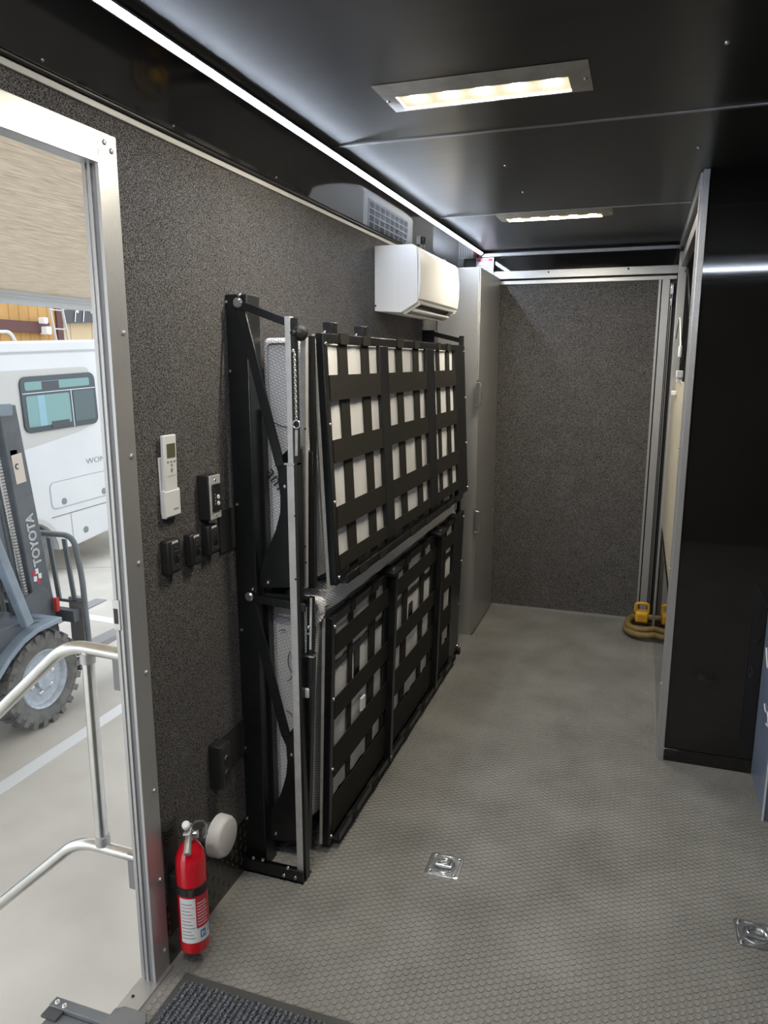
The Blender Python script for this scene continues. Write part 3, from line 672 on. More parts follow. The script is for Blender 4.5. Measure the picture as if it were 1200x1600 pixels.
def onf(ya, yb, za, zb_, nm, m, d=0.0008): MB().hexa([(fx(za)-0.001,ya,za),(fx(za)+d,ya,za),(fx(za)+d,yb,za),(fx(za)-0.001,yb,za),(fx(zb_)-0.001,ya,zb_),(fx(zb_)+d,ya,zb_),(fx(zb_)+d,yb,zb_),(fx(zb_)-0.001,yb,zb_)]).build(nm, m, rm)
onf(ym-0.016, ym+0.016, 1.282, 1.315, 'screen', mat('lcd',(0.10,0.10,0.06),0.15))
for k in range(3): onf(ym-0.017+k*0.013, ym-0.010+k*0.013, 1.270, 1.275, 'button', INK)
onf(ym-0.003, ym+0.004, 1.262, 1.267, 'button', INK)
MB().prism([(fx(1.253)-0.0005,ym-0.005,1.253),(fx(1.253)-0.0005,ym,1.247),(fx(1.253)-0.0005,ym+0.005,1.253),(fx(1.253)-0.0005,ym,1.259)], (0.0013,0,0)).build('diamond_button', mat('olive',(0.35,0.30,0.08),0.5), rm)
onf(ym-0.018, ym+0.016, 1.239, 1.2402, 'cover_seam', INK, 0.0004)
# control box
cx_ = thing('control_box', (XW,1.645,1.10), 'black surface box with brushed metal faceplate and black controller', 'control panel')
y0, y1, z0, z1 = W(309,790).y, W(344,770,XW+0.035).y, W(312,812).z, W(310,742).z
MB().box(XW, XW+0.034, y0, y1, z0, z1).build('box', PLK, cx_, 0.003)
fpl = MB().box(XW+0.034, XW+0.037, y0+0.001, y1-0.001, z0+0.002, z1-0.001).build('faceplate', GALV, cx_, 0.001)
yc = (y0+y1)/2; zc = (z0+z1)/2
MB().box(XW+0.037, XW+0.041, yc-0.017, yc+0.019, zc-0.036, zc+0.034).build('controller', PLK, cx_, 0.001)
for dz in (0.0, -0.016): MB().lathe([(0.006,0),(0.005,0.002),(0,0.0025)], (XW+0.041,yc+0.006,zc+dz), (1,0,0), 12).build('button', PLW, cx_)
for k in range(4): MB().box(XW+0.041, XW+0.0413, yc-0.010, yc-0.006, zc-0.018+k*0.008, zc-0.014+k*0.008).build('legend', INK, cx_)
for dz in (0.044,-0.046): bolt(cx_, (XW+0.037,yc,zc+dz), (1,0,0), 0.0035, BOLT, 'screw')
# three switches
for i, (pxa, pxb, pya, pyb, lab) in enumerate(((250,284,842,896,'black single wall switch box under the white remote'),(287,314,832,882,'black wall switch box between two other switch boxes'),(314,343,818,865,'black wall switch box under the metal faced controller'))):
    d_ = 0.024; y0 = W(pxa,(pya+pyb)/2).y; y1 = W(pxb,(pya+pyb)/2-3,XW+d_).y; z0 = W(pxa+8,pyb).z; z1 = W(pxa+8,pya).z
    s = thing('wall_switch', (XW,(y0+y1)/2,z0), lab, 'switch')
    MB().box(XW, XW+d_, y0, y1, z0, z1).build('box', PLK, s, 0.005)
    yc = (y0+y1)/2; zc = (z0+z1)/2
    pl = MB().box(XW+d_, XW+d_+0.002, y0+0.009, y1-0.004, z0+0.008, z1-0.009).build('faceplate', PLD, s, 0.001)
    MB().box(XW+d_+0.002, XW+d_+0.005, yc-0.007, yc+0.012, zc-0.012, zc+0.014).build('rocker', PLK, s, 0.001)
    MB().box(XW+d_+0.005, XW+d_+0.010, yc-0.001, yc+0.007, zc-0.006, zc+0.004).build('toggle', PLK, s, 0.001)
    MB().box(XW+d_, XW+d_+0.0008, yc-0.010, yc+0.012, z1-0.011, z1-0.004).build('name_tag', PAPER, s)
    MB().box(XW+d_+0.0008, XW+d_+0.001, yc-0.007, yc+0.009, z1-0.0085, z1-0.0065).build('tag_print', INK, s)
    for dz in (0.024,-0.024): bolt(s, (XW+d_+0.002,yc+0.002,zc+dz*0.9), (1,0,0), 0.003, PLD, 'screw')
y0, y1 = W(343,830,XW+0.004).y, 1.768
cvp = thing('cover_plate', (XW,1.74,1.03), 'flat matt black cover plate between switches and bunk frame', 'cover plate')
MB().box(XW, XW+0.006, y0, y1-0.002, W(345,864).z, W(345,797).z).build('plate', PLD, cvp, 0.001)
# low outlet box
ob_ = thing('power_outlet', (XW,1.65,0.36), 'black surface mounted power outlet low on the carpet wall', 'outlet')
y0, y1, z0, z1 = W(326,1200).y, W(360,1180,XW+0.04).y, W(332,1228).z, W(330,1160).z
MB().box(XW, XW+0.04, y0, y1, z0, z1).build('box', PLK, ob_, 0.004)
yc, zc = (y0+y1)/2, (z0+z1)/2
MB().box(XW+0.04, XW+0.043, y0+0.003, y1-0.003, z0+0.004, z1-0.004).build('faceplate', PLD, ob_, 0.001)
for dz in (0.020,-0.022): MB().lathe([(0.013,0),(0.012,0.003),(0,0.003)], (XW+0.043,yc,zc+dz), (1,0,0), 16).build('socket', PLK, ob_)
cvp2 = thing('cover_plate', (XW,1.74,0.38), 'black cover plate behind the low power outlet', 'cover plate')
MB().box(XW, XW+0.008, y1+0.004, 1.768, W(365,1190).z, W(365,1132).z).build('plate', PLD, cvp2, 0.001)

# fire extinguisher
ec = Vector((-0.985, onx(302,1420,-0.985).y, 0)); zb = onx(302,1488,-0.955).z
zb = zb-0.030
R_ = 0.0375
fe = thing('fire_extinguisher', (ec.x,ec.y,zb), 'red fire extinguisher strapped to the wall beside the door', 'fire extinguisher')
MB().lathe([(0.0,0.0),(R_-0.006,0.0),(R_-0.001,0.004),(R_,0.010),(R_,0.245),(R_-0.003,0.262),(R_-0.010,0.278),(0.019,0.290),(0.013,0.297),(0.012,0.302)], (ec.x,ec.y,zb), (0,0,1), 40).build('cylinder', RED, fe)
zt = zb+0.300
MB().lathe([(0.012,0),(0.013,0.004),(0.013,0.022),(0.009,0.026),(0.009,0.036),(0,0.036)], (ec.x,ec.y,zt), (0,0,1), 20).build('valve', ZINC, fe)
hd = Vector((0.45,-0.89,0)).normalized(); hs = Vector((-hd.y,hd.x,0))
q = Vector((ec.x,ec.y,zt))
def pl_bar(pts, w_, th, m, nm):
    b = MB()
    for a_, b_ in zip(pts[:-1], pts[1:]):
        d_ = (b_-a_).normalized(); n_ = hs.cross(d_).normalized(); b.bar(a_-d_*0.001, b_+d_*0.001, hs*w_/2, n_*th/2)
    return b.build(nm, m, fe, 0.0005)
pl_bar([q+EZ*0.030-hd*0.016, q+EZ*0.034+hd*0.02, q+EZ*0.040+hd*0.042], 0.016, 0.003, PLW, 'carry_handle')
pl_bar([q+EZ*0.034+hd*0.004, q+EZ*0.052+hd*0.030], 0.012, 0.004, PLK, 'trigger_lever')
MB().lathe([(0.0,0),(0.009,0.0),(0.010,0.004),(0.010,0.020),(0.006,0.024),(0,0.024)], q+EZ*0.052+hd*0.026, hd+EZ*0.9, 14).build('pull_tab', PLW, fe)
nz = MB(); nz.lathe([(0.007,0),(0.0085,0.02),(0.0095,0.046),(0.0055,0.047),(0.005,0.02),(0,0.02)], q+EZ*0.018+hd*0.010, hd-EZ*0.75, 16); nz.build('nozzle', mat('nozzle_grey',(0.55,0.55,0.54),0.3,0.5), fe)
MB().tube([q+EZ*0.034+hs*0.004, q+EZ*0.046+hs*0.018, q+EZ*0.046+hs*0.036, q+EZ*0.034+hs*0.044, q+EZ*0.010+hs*0.042, q+EZ*0.0+hs*0.036], 0.0028, 8).build('safety_pin', ZINC, fe)
MB().lathe([(0.0,0),(0.011,0),(0.011,0.010),(0.009,0.012),(0,0.012)], q+EZ*0.012+hs*0.010, hs, 18).build('gauge', ZINC, fe)
MB().lathe([(R_,0),(R_+0.003,0),(R_+0.003,0.020),(R_,0.020)], (ec.x,ec.y,zb+0.168), (0,0,1), 40).build('band', PLK, fe)
ph = math.atan2(-ec.y, -ec.x)      # angle towards the viewer
def patch(a0, a1, z0, z1, rr, m, nm, par=fe, n=14):
    A = [ec+Vector((math.cos(ph+a0+(a1-a0)*k/n), math.sin(ph+a0+(a1-a0)*k/n), 0))*rr for k in range(n+1)]
    b = MB(); V = [p+EZ*(zb+z0) for p in A]+[p+EZ*(zb+z1) for p in A]; b.add(V, [(k,k+1,n+2+k,n+1+k) for k in range(n)]); return b.build(nm, m, par)
MB().box(*(lambda p: (p.x-0.007,p.x+0.007,p.y-0.005,p.y+0.004,zb+0.170,zb+0.188))(ec+Vector((math.cos(ph-0.05),math.sin(ph-0.05),0))*(R_+0.003))).build('buckle', PLK, fe, 0.001)
lb = patch(-0.95, 1.25, 0.035, 0.160, R_+0.0004, PAPER, 'label')
patch(0.15, 1.25, 0.075, 0.164, R_+0.0008, REDP, 'red_panel', lb)
for k in range(11): patch(-0.82, 0.05-0.12*(k%3), 0.048+k*0.0095, 0.0505+k*0.0095, R_+0.0009, INK if k not in (6,9) else mat('pink_ink',(0.7,0.35,0.38),0.6), 'print_line', lb, 6)
for k in range(8): patch(0.24, 1.0-0.1*(k%2), 0.083+k*0.0085, 0.0865+k*0.0085, R_+0.0011, mat('pale_ink',(0.75,0.55,0.55),0.6), 'print_line', lb, 6)
patch(0.38, 0.78, 0.046, 0.068, R_+0.0010, BLUEP, 'pictogram', lb, 5); patch(0.46, 0.56, 0.050, 0.063, R_+0.0013, PAPER, 'pictogram_shape', lb, 2); patch(0.62, 0.70, 0.053, 0.060, R_+0.0013, PAPER, 'pictogram_shape', lb, 2)
patch(0.95, 1.2, 0.050, 0.075, R_+0.0010, mat('pale_blue_print',(0.35,0.55,0.70),0.5), 'pictogram', lb, 4)
brk = MB(); brk.box(XW+0.001, XW+0.006, ec.y-0.025, ec.y+0.025, zb+0.03, zb+0.33); brk.box(XW+0.006,-1.018,ec.y-0.02,ec.y+0.02,zb+0.16,zb+0.20); brk.build('wall_bracket', PLK, fe, 0.001)
for k in range(4): MB().box(XW+0.006, XW+0.018, ec.y-0.034, ec.y-0.006, zt+0.006+k*0.008, zt+0.009+k*0.008).build('bracket_rib', PLK, fe)
# round white vent cap
vc = W(346,1306,XW+0.045)
vt = thing('vent_cap', (XW,vc.y,vc.z), 'round white plastic cap low on the wall above the diamond plate', 'vent cap')
MB().lathe([(0.0,0.030),(0.047,0.030),(0.056,0.030),(0.056,0.033),(0.055,0.055),(0.050,0.064),(0.046,0.066),(0,0.066)], (XW,vc.y,vc.z), (1,0,0), 44).build('cap', mat('cap_white',(0.68,0.675,0.665),0.45), vt)
MB().lathe([(0.030,0.001),(0.028,0.031)], (XW,vc.y,vc.z), (1,0,0), 24).build('neck', ZINC, vt)

# ================================================================== FLOOR THINGS
def d_ring(cx, cy, rz, label):
    t = thing('tie_down_ring', (cx,cy,0), label, 'tie-down ring')
    c, s_ = math.cos(rz), math.sin(rz); U = Vector((c,s_,0)); V = Vector((-s_,c,0)); o = Vector((cx,cy,0))
    hw = 0.052; seg = 6; rad = 0.012
    def rr(h, r, z):
        out = []
        for (sx,sy,a0) in ((1,1,0),(-1,1,90),(-1,-1,180),(1,-1,270)):
            for k in range(seg+1):
                a = math.radians(a0+90*k/seg); out.append(o+U*(sx*(h-r)+math.cos(a)*r)+V*(sy*(h-r)+math.sin(a)*r)+EZ*z)
        return out
    n = 4*(seg+1)
    def circ(r, z): return [o+U*math.cos(2*math.pi*k/n+math.pi/4-math.pi/4)*r+V*math.sin(2*math.pi*k/n)*r+EZ*z for k in range(n)]
    MB().rings([rr(hw,rad,0.0004),rr(hw-0.0006,rad,0.0022),rr(hw-0.004,rad*0.9,0.0030),rr(hw-0.006,rad*0.8,0.0030),circ(0.0365,0.0030),circ(0.0345,0.0048),circ(0.0320,0.0048),circ(0.0300,0.0030)], caps=False).build('plate', ZINC, t)
    MB().rings([circ(0.0302,0.0031),circ(0.026,0.0012),circ(0.0001,0.0010)], caps=False).build('cup', ZINC, t)
    R2 = 0.020
    pts = [o+U*math.cos(a)*R2+V*(math.sin(a)*R2+0.002)+EZ*(0.0075) for a in [math.radians(-35+250*k/20) for k in range(21)]]
    MB().tube(pts, 0.0038, 8).build('ring', ZINC, t)
    MB().tube([o-U*0.024+V*-0.013+EZ*0.0085, o+U*0.024+V*-0.013+EZ*0.0085], 0.0050, 10).build('ring_bar', ZINC, t)
    for sy in (-1,1): MB().obox(o, U, V, EZ, -0.022,0.022, sy*0.042-0.002, sy*0.042+0.002, 0.003, 0.0055).build('plate_rib', ZINC, t, 0.001)
    for sx in (-1,1): MB().obox(o, U, V, EZ, sx*0.042-0.002, sx*0.042+0.002, -0.022,0.022, 0.003, 0.0055).build('plate_rib', ZINC, t, 0.001)
    for sx in (-1,1):
        for sy in (-1,1): bolt(t, o+U*sx*0.037+V*sy*0.037+EZ*0.003, (0,0,1), 0.0065)
d_ring(-0.475,1.958,0.0,'zinc recessed tie-down ring in the floor in front of the bunk beds')
d_ring(0.379,1.953,0.0,'zinc recessed tie-down ring in the floor near the blue cabinet')

mt = thing('door_mat', (-0.65,0.98,0), 'charcoal ribbed door mat with rubber border inside the entry', 'mat')
MB().box(-0.985,-0.29,0.55,1.352,0.0005,0.006).build('rubber_border', mat('mat_rubber',(0.06,0.062,0.062),0.6), mt, 0.002)
PILE = noisy('mat_pile', (0.025,0.028,0.035), (0.26,0.28,0.33), 330, 0.95, 0, 1.0, (1,0.7,1), dist=0.006, spec=0.1, lo=0.38, hi=0.66)
nr = 46
for k in range(nr):
    x = -0.962+k*(0.65/nr)
    if x > -0.3: break
    m = MB(); nseg = 40
    R = []
    for j in range(nseg+1):
        y = 0.58+(1.326-0.58)*j/nseg; jit = random.uniform(-0.0015,0.0015); hh = 0.0125+random.uniform(-0.002,0.002)
        R.append([Vector((x-0.0065+jit,y,0.0062)),Vector((x-0.0045+jit,y,hh)),Vector((x+0.0035+jit,y,hh+0.001)),Vector((x+0.0055+jit,y,0.0062))])
    m.rings(R).build('rib', PILE, mt)

# yellow shore power cord coil with plug
HC = thing('extension_cord', (0.06,4.22,0), 'thick tan power cord coiled on the floor with a yellow plug', 'cord')
pts = []
for k in range(46):
    a = math.radians(60+k*18.0); r_ = 0.115+0.010*math.sin(k*0.7); zz = 0.019 + 0.030*(k/20.0 if k < 20 else 1+0.6*(k-20)/26)
    pts.append((0.10+math.cos(a)*r_*(1.0 if k<26 else 0.82), 4.25+math.sin(a)*r_*1.15*(1.0 if k<26 else 0.8), zz))
MB().tube(pts, 0.0175, 12).build('cable_coil', CORD, HC)
pc = Vector((0.078,4.19,0.108)); 
MB().obox(pc, EX, EY, EZ, -0.034,0.034,-0.035,0.035,-0.018,0.042).build('plug_body', YELL, HC, 0.010)
MB().tube(fillet([pc+Vector((-0.034,0,0.035)),pc+Vector((-0.034,-0.01,0.088)),pc+Vector((0.034,-0.01,0.088)),pc+Vector((0.034,0,0.035))],0.02), 0.008, 10).build('plug_handle', YELL, HC)
for k in range(3): MB().obox(pc, EX, EY, EZ, -0.020,0.020,-0.0362,-0.034,-0.008+k*0.012,-0.004+k*0.012).build('plug_rib', mat('plug_dark',(0.35,0.18,0.01),0.5), HC)

# low cabinet with blue protective film
cb = thing('low_cabinet', (0.75,2.68,0), 'low cabinet still under blue grey protective film beside the partition', 'cabinet')
MB().box(0.480,1.10,2.52,2.826,0.0,0.64).build('body', mat('cabinet_grey',(0.12,0.13,0.15),0.4), cb, 0.003)
MB().box(0.473,0.480,2.525,2.826,0.004,0.638).build('film_side', FILM, cb, 0.001)
MB().box(0.469,0.474,2.520,2.528,0.0,0.640).build('film_edge', mat('film_white',(0.65,0.68,0.72),0.4), cb)
p = onx(1198,1116,0.473); MB().tube(smooth_path([p+Vector((-0.001,0.05,0.015)),p+Vector((-0.001,0.02,0.0)),p+Vector((-0.001,-0.02,0.012)),p+Vector((-0.001,-0.05,-0.02)),p+Vector((-0.001,-0.01,-0.03))],5), 0.003, 6).build('white_scribble', PLW, cb)
p = onx(1199,1030,0.473); MB().tube(smooth_path([p+Vector((-0.001,0.03,0.03)),p+Vector((-0.001,0.0,0.0)),p+Vector((-0.001,-0.03,-0.02))],5), 0.004, 6).build('white_scribble', PLW, cb)
# ==OUTSIDE==
# ground
CONC = noisy('concrete', (0.45,0.42,0.375), (0.60,0.565,0.51), 1.6, 0.85, 0, 0.15, detail=10, lo=0.3, hi=0.7, bscale=60, dist=0.004)
gr = S('ground', MB().box(-40, 12, -15, 60, GZ-0.2, GZ), CONC, 'pale concrete yard outside the entry door', 'ground')
PAINT = mat('line_paint', (0.70,0.70,0.70), 0.7)
a, b = onz(0,1230,GZ), onz(192,1108,GZ)
MB().box(-3.46,-3.36,-2.0,8.0,GZ,GZ+0.003).build('painted_line', PAINT, gr)
a, b = onz(85,955,GZ), onz(187,972,GZ); d = (b-a).normalized(); n_ = Vector((-d.y,d.x,0))
MB().bar(a-d*1.5+EZ*0.0015, b+d*3+EZ*0.0015, n_*0.06, EZ*0.0015).build('painted_line', PAINT, gr)
for (p_, q_) in ((onz(60,890,GZ), onz(178,886,GZ)),):
    MB().bar(p_-(q_-p_), q_+(q_-p_)*2, EY*0.006, EZ*0.001).build('slab_joint', mat('joint',(0.2,0.19,0.18),0.9), gr)
# trailer outer skin
S('trim_3', MB().box(XO-0.004, XO, D1+0.0, YB+0.2, -0.35, 2.30).box(XO-0.004, XO, -2.0, D0, -0.35, 2.30).box(XO-0.004, XO, D0, D1, 1.90, 2.30).box(XO-0.004, XO, D0, D1, -0.35, -0.03), PLA, 'white outer skin of the trailer', 'wall')
S('roof', MB().box(XO-0.02, XR+0.07, -2.0, YB+0.2, 2.25, 2.30), PLA, 'trailer roof', 'roof')
# awning
aw = thing('awning', (-2.4,3.0,2.0), 'striped tan fabric awning stretched out above the entry door', 'awning')
def awning_mat():
    m = noisy('awning_fabric', (0.58,0.51,0.42), (0.82,0.75,0.66), 26, 0.9, 0, 0.0, (7,0.35,1), detail=5, lo=0.32, hi=0.68)
    N, L, b = nodes(m); tr_ = N.new('ShaderNodeBsdfTranslucent'); mx = N.new('ShaderNodeMixShader'); mx.inputs[0].default_value = 0.5
    out = N['Material Output']; src = b.inputs['Base Color'].links[0].from_socket
    L.new(src, tr_.inputs['Color']); L.new(b.outputs[0], mx.inputs[1]); L.new(tr_.outputs[0], mx.inputs[2]); L.new(mx.outputs[0], out.inputs['Surface']); return m
AWN = awning_mat()
R = []
for k in range(13):
    t_ = k/12; x = -1.13+(-3.62+1.13)*t_; z = 2.27+(1.925-2.27)*t_-0.03*math.sin(t_*math.pi)
    R.append([Vector((x,-1.5,z)),Vector((x,6.5,z)),Vector((x,6.5,z+0.004)),Vector((x,-1.5,z+0.004))])
MB().rings(R).build('fabric', AWN, aw)
rl = MB().box(-3.66,-3.60,-1.5,6.5,1.845,1.925).build('lead_rail', mat('rail_white',(0.62,0.66,0.70),0.4), aw, 0.006)
mat('rail_grey',(0.37,0.38,0.39),0.5)
for z in (1.868,1.888,1.905): MB().box(-3.600,-3.590,-1.5,6.5,z,z+0.005).build('rail_rib', MATS['rail_white'], aw)
MB().box(-1.16,-1.10,-1.5,6.5,2.25,2.33).build('awning_case', PLA, aw, 0.008)
for yy in (-1.4, 6.4): MB().bar((-1.12,yy,1.6),(-3.6,yy,1.88), EY*0.02, EZ*0.02).build('support_arm', ALU, aw)
# handrail beside the steps
hr = thing('handrail', (-1.25,1.33,0.0), 'silver tubular handrail of the entry steps', 'handrail')
ST = noisy('rail_tube', (0.60,0.60,0.58), (0.70,0.70,0.68), 15, 0.28, 1.0)
yr = 1.33
def RR(px,py): return ony(px,py,yr)
up_ = [Vector((-1.080,yr,0.842)), Vector((-1.245,yr,0.848)), Vector((-1.473,yr,0.643)), Vector((-1.473,yr,0.643))+Vector((-0.228,0,-0.205))*3]
MB().tube(fillet(up_,0.06,8), 0.0155, 14).build('upper_rail', ST, hr)
lo_ = [Vector((-1.080,yr,0.322)), Vector((-1.262,yr,0.326)), Vector((-1.548,yr,0.070)), Vector((-1.548,yr,0.070))+Vector((-0.228,0,-0.205))*2.2]
MB().tube(fillet(lo_,0.06,8), 0.0145, 14).build('lower_rail', ST, hr)
MB().tube([(-1.187,yr,0.840),(-1.187,yr,0.815),(-1.190,yr,0.36),(-1.190,yr,0.330)], 0.0150, 14).build('upright', ST, hr)
for z in (0.822,0.345): MB().cyl((-1.188,yr,z-0.012),(-1.188,yr,z+0.012),0.018,n=14).build('joint_sleeve', ALUW, hr)
for z in (0.842,0.322): MB().box(-1.110,-1.0785,yr-0.012,yr+0.012,z-0.085,z+0.012).build('mount_bracket', mat('bracket_grey',(0.20,0.20,0.20),0.5), hr, 0.002)
# entry step
es = thing('entry_step', (-1.25,0.95,-0.2), 'dark grey fold-out entry step below the door threshold', 'step')
STEP = noisy('step_grey', (0.13,0.14,0.15), (0.17,0.18,0.19), 12, 0.5)
MB().box(-1.385,-1.13,0.55,1.315,-0.225,-0.20).build('tread', STEP, es, 0.004)
MB().box(-1.40,-1.125,1.315,1.345,-0.245,-0.188).build('end_plate', STEP, es, 0.003)
MB().box(-1.400,-1.350,1.285,1.345,-0.200,-0.192).build('corner_plate', mat('step_dark',(0.06,0.065,0.07),0.5), es, 0.002)
for (px,py) in ((90,1567),(101,1573)): bolt(es, onz(px,py,-0.191), (0,0,1), 0.008)
MB().box(-1.385,-1.13,0.55,1.315,-0.50,-0.475).box(-1.66,-1.36,0.55,1.315,-0.50,-0.475).build('lower_tread', STEP, es, 0.004)
for yy in (0.54,1.322): MB().bar((-1.14,yy,-0.20),(-1.60,yy,-0.50), EY*0.006, EZ*0.03).build('stringer', STEP, es)
lp = thing('threshold_pad', (-1.03,1.1,0.004), 'grey plastic pad lying across the aluminium threshold', 'pad')
MB().prism([(-1.078,0.70,0.0045),(-0.985,0.70,0.0045),(-0.985,1.195,0.0045),(-1.000,1.213,0.0045),(-1.060,1.213,0.0045),(-1.078,1.200,0.0045)], (0,0,0.010)).build('pad_body', STEP, lp, 0.002)

# ------------------------------------------------------------------ forklift
FK = thing('forklift', (-4.3,3.4,GZ), 'blue grey forklift parked beside the white motorhome', 'forklift')
FB = noisy('forklift_blue', (0.20,0.26,0.32), (0.26,0.32,0.39), 6, 0.4)
FD = noisy('forklift_dark', (0.085,0.10,0.115), (0.115,0.13,0.15), 8, 0.45)
FR = noisy('forklift_frame', (0.13,0.145,0.155), (0.16,0.175,0.19), 8, 0.5)
TIRE = noisy('tire_rubber', (0.10,0.10,0.098), (0.16,0.158,0.15), 12, 0.85)
HUB = noisy('wheel_steel', (0.34,0.39,0.45), (0.46,0.50,0.55), 25, 0.5, 0.3)
def fork_wheel(c, r, wd, sgn):
    c = Vector(c); ax = EX*sgn
    tr_ = MB().lathe([(r*0.62,-0.01),(r*0.70,0.0),(r*0.88,0.004),(r*0.96,-0.015),(r*0.97,-wd+0.015),(r*0.88,-wd),(r*0.62,-wd),(r*0.62,-0.01)], c, ax, 48, caps=False).build('tire', TIRE, FK)
    m = MB().bar(Vector((0,0,0)), Vector((0,0,0.001)), EX, EY)
    lug = MB()
    for k in range(22):
        a = 2*math.pi*k/22; e = Vector((0,math.cos(a),math.sin(a))); tg = Vector((0,-math.sin(a),math.cos(a)))
        l_ = MB(); p0 = c+e*r*0.84-ax*0.02; p1 = c+e*r*1.0-ax*0.02
        l_.bar(p0, p1, tg*0.021, ax*0.028)
        l_.bar(c+e*r*0.99-ax*0.02, c+e*r*0.99-ax*(wd*0.55)+tg*0.03, tg*0.02, e*0.010)
        l_.build('lug', TIRE, tr_)
    MB().lathe([(r*0.63,-0.012),(r*0.60,0.0),(r*0.57,-0.006),(r*0.53,-0.035),(r*0.42,-0.045),(r*0.34,-0.036),(r*0.20,-0.034),(r*0.19,-0.005),(0,-0.003)], c, ax, 40, caps=False).build('rim', HUB, FK)
    for k in range(6):
        a = 2*math.pi*k/6+0.3; bolt(FK, c+Vector((0,math.cos(a),math.sin(a)))*r*0.29-ax*0.038, ax, 0.022, BOLT, 'wheel_nut')
fork_wheel((-3.72,3.755,GZ+0.330), 0.330, 0.22, 1)
fork_wheel((-4.88,3.755,GZ+0.330), 0.330, 0.22, -1)
fork_wheel((-3.80,2.20,GZ+0.26), 0.26, 0.18, 1)
# fender arch
arc = [(3.30,-0.50),(3.36,-0.42),(3.46,-0.335),(3.58,-0.265),(3.70,-0.232),(3.93,-0.228)]
inner = [(y+0.012,z-0.035) for y,z in arc]; inner[-1] = (3.93,-0.262)
MB().prism([(-3.70,y,z) for y,z in arc]+[(-3.70,y,z) for y,z in reversed(inner)], (-0.34,0,0)).build('fender', FB, FK, 0.006)
MB().prism([(-3.78,3.93,-0.26),(-3.78,3.70,-0.26),(-3.78,3.45,-0.36),(-3.78,3.30,-0.52),(-3.78,2.7,-0.55),(-3.78,2.7,-0.18),(-3.78,3.60,-0.18),(-3.78,3.90,-0.235)], (-1.04,0,0)).build('chassis', FD, FK, 0.01)
MB().prism([(-3.82,2.1,-0.55),(-3.82,2.75,-0.55),(-3.82,2.75,0.10),(-3.82,2.2,0.25),(-3.82,1.7,0.15),(-3.82,1.6,-0.6)], (-0.96,0,0)).build('engine_cover', FB, FK, 0.03)
for xx in (-3.74,-4.80):
    MB().bar((xx,3.662,-0.20),(xx,3.20,1.22), EX*0.03, Vector((0,0.032,0.010))).build('guard_pillar', FB, FK, 0.008)
    MB().bar((xx,1.95,0.10),(xx,2.10,1.24), EX*0.03, EY*0.03).build('guard_pillar', FB, FK, 0.008)
MB().box(-4.83,-3.71,2.05,3.22,1.22,1.27).build('overhead_guard', FB, FK, 0.02)
MB().prism([(-3.80,3.45,-0.18),(-3.80,3.20,-0.18),(-3.80,3.10,0.25),(-3.80,3.30,0.25)], (-1.0,0,0)).build('dash_cowl', FD, FK, 0.01)
# mast
mm = None
def mast_rail(x, d, nm='mast_rail'):
    return MB().prism([(x,3.80,1.22),(x,3.954,1.223),(x,4.150,-0.33),(x,4.20,-0.72),(x,4.02,-0.72),(x,3.96,-0.30)], (d,0,0)).build(nm, FD, FK, 0.008)
mr1 = mast_rail(-3.95, -0.09); mr2 = mast_rail(-4.66, 0.09)
MB().prism([(-4.05,3.74,1.15),(-4.05,3.79,1.15),(-4.05,3.975,-0.30),(-4.05,3.92,-0.30)], (-0.06,0,0)).build('inner_rail', FR, FK, 0.006)
MB().prism([(-4.60,3.66,1.19),(-4.60,3.75,1.20),(-4.60,3.955,-0.30),(-4.60,3.87,-0.30)], (-0.06,0,0)).build('inner_rail', FR, FK, 0.006)
MB().obox(Vector((-4.66,3.62,1.15)), EX, EY, EZ, 0, 0.715, 0, 0.30, 0, 0.085).build('top_crosshead', FB, FK, 0.01)
MB().box(-4.66,-3.95,3.86,3.93,0.86,0.93).build('mid_crosshead', FR, FK, 0.006)
MB().box(-4.60,-4.0,3.92,3.99,-0.1,0.0).build('low_crosshead', FR, FK, 0.006)
for k,(xx,rr,m_) in enumerate(((-4.05,0.018,FR),(-4.12,0.030,FD),(-4.22,0.016,mat('hose',(0.30,0.29,0.27),0.6)),(-4.32,0.045,FD),(-4.45,0.016,MATS['hose']))):
    MB().tube([(xx,3.78,1.1),(xx,3.84,0.6),(xx,3.92,-0.1),(xx,3.97,-0.6)], rr, 10).build('lift_cylinder' if rr > 0.025 else 'hose', m_, FK)
cm_ = MB()
for k in range(60):
    z = 1.08-k*0.022; y = 3.80-0.055+(1.22-z)*0.125
    cm_.box(-3.995,-3.97,y-0.012,y+0.012,z-0.008,z+0.008)
cm_.build('lift_chain', mat('chain_grey',(0.38,0.37,0.35),0.5,0.5), FK, 0, 'stuff')
a = onx(65,881,-3.948); b = onx(51,804,-3.948); xd = (b-a); yd = Vector((0,-1,-0.12))
text('TOYOTA', 0.098, a+Vector((0.0,0.0,0.0)), xd, yd, mat('letter_white',(0.80,0.82,0.85),0.5), FK, 'mast_lettering', 0.001, 0.002, 'LEFT', (b-a).length/0.098/4.02)
text('TOYOTA', 0.098, a+Vector((0.0022,0.0,0.0)), xd, yd, FD, FK, 'lettering_fill', 0.0008, -0.0035, 'LEFT', (b-a).length/0.098/4.02)
def quad_patch(pxs, x, th, m, nm, par): return MB().prism([onx(px,py,x) for px,py in pxs], (th,0,0)).build(nm, m, par)
qs = quad_patch([(17,712),(33,707),(41,752),(26,757)], -3.950, 0.002, mat('sticker_cream',(0.70,0.62,0.56),0.6), 'sticker', FK)
c = onx(27,729,-3.947); MB().tube([c+EY*math.cos(t)*0.014+EZ*math.sin(t)*0.017 for t in [0.9+k*0.44 for k in range(11)]], 0.004, 6).build('sticker_mark', INKB, qs)
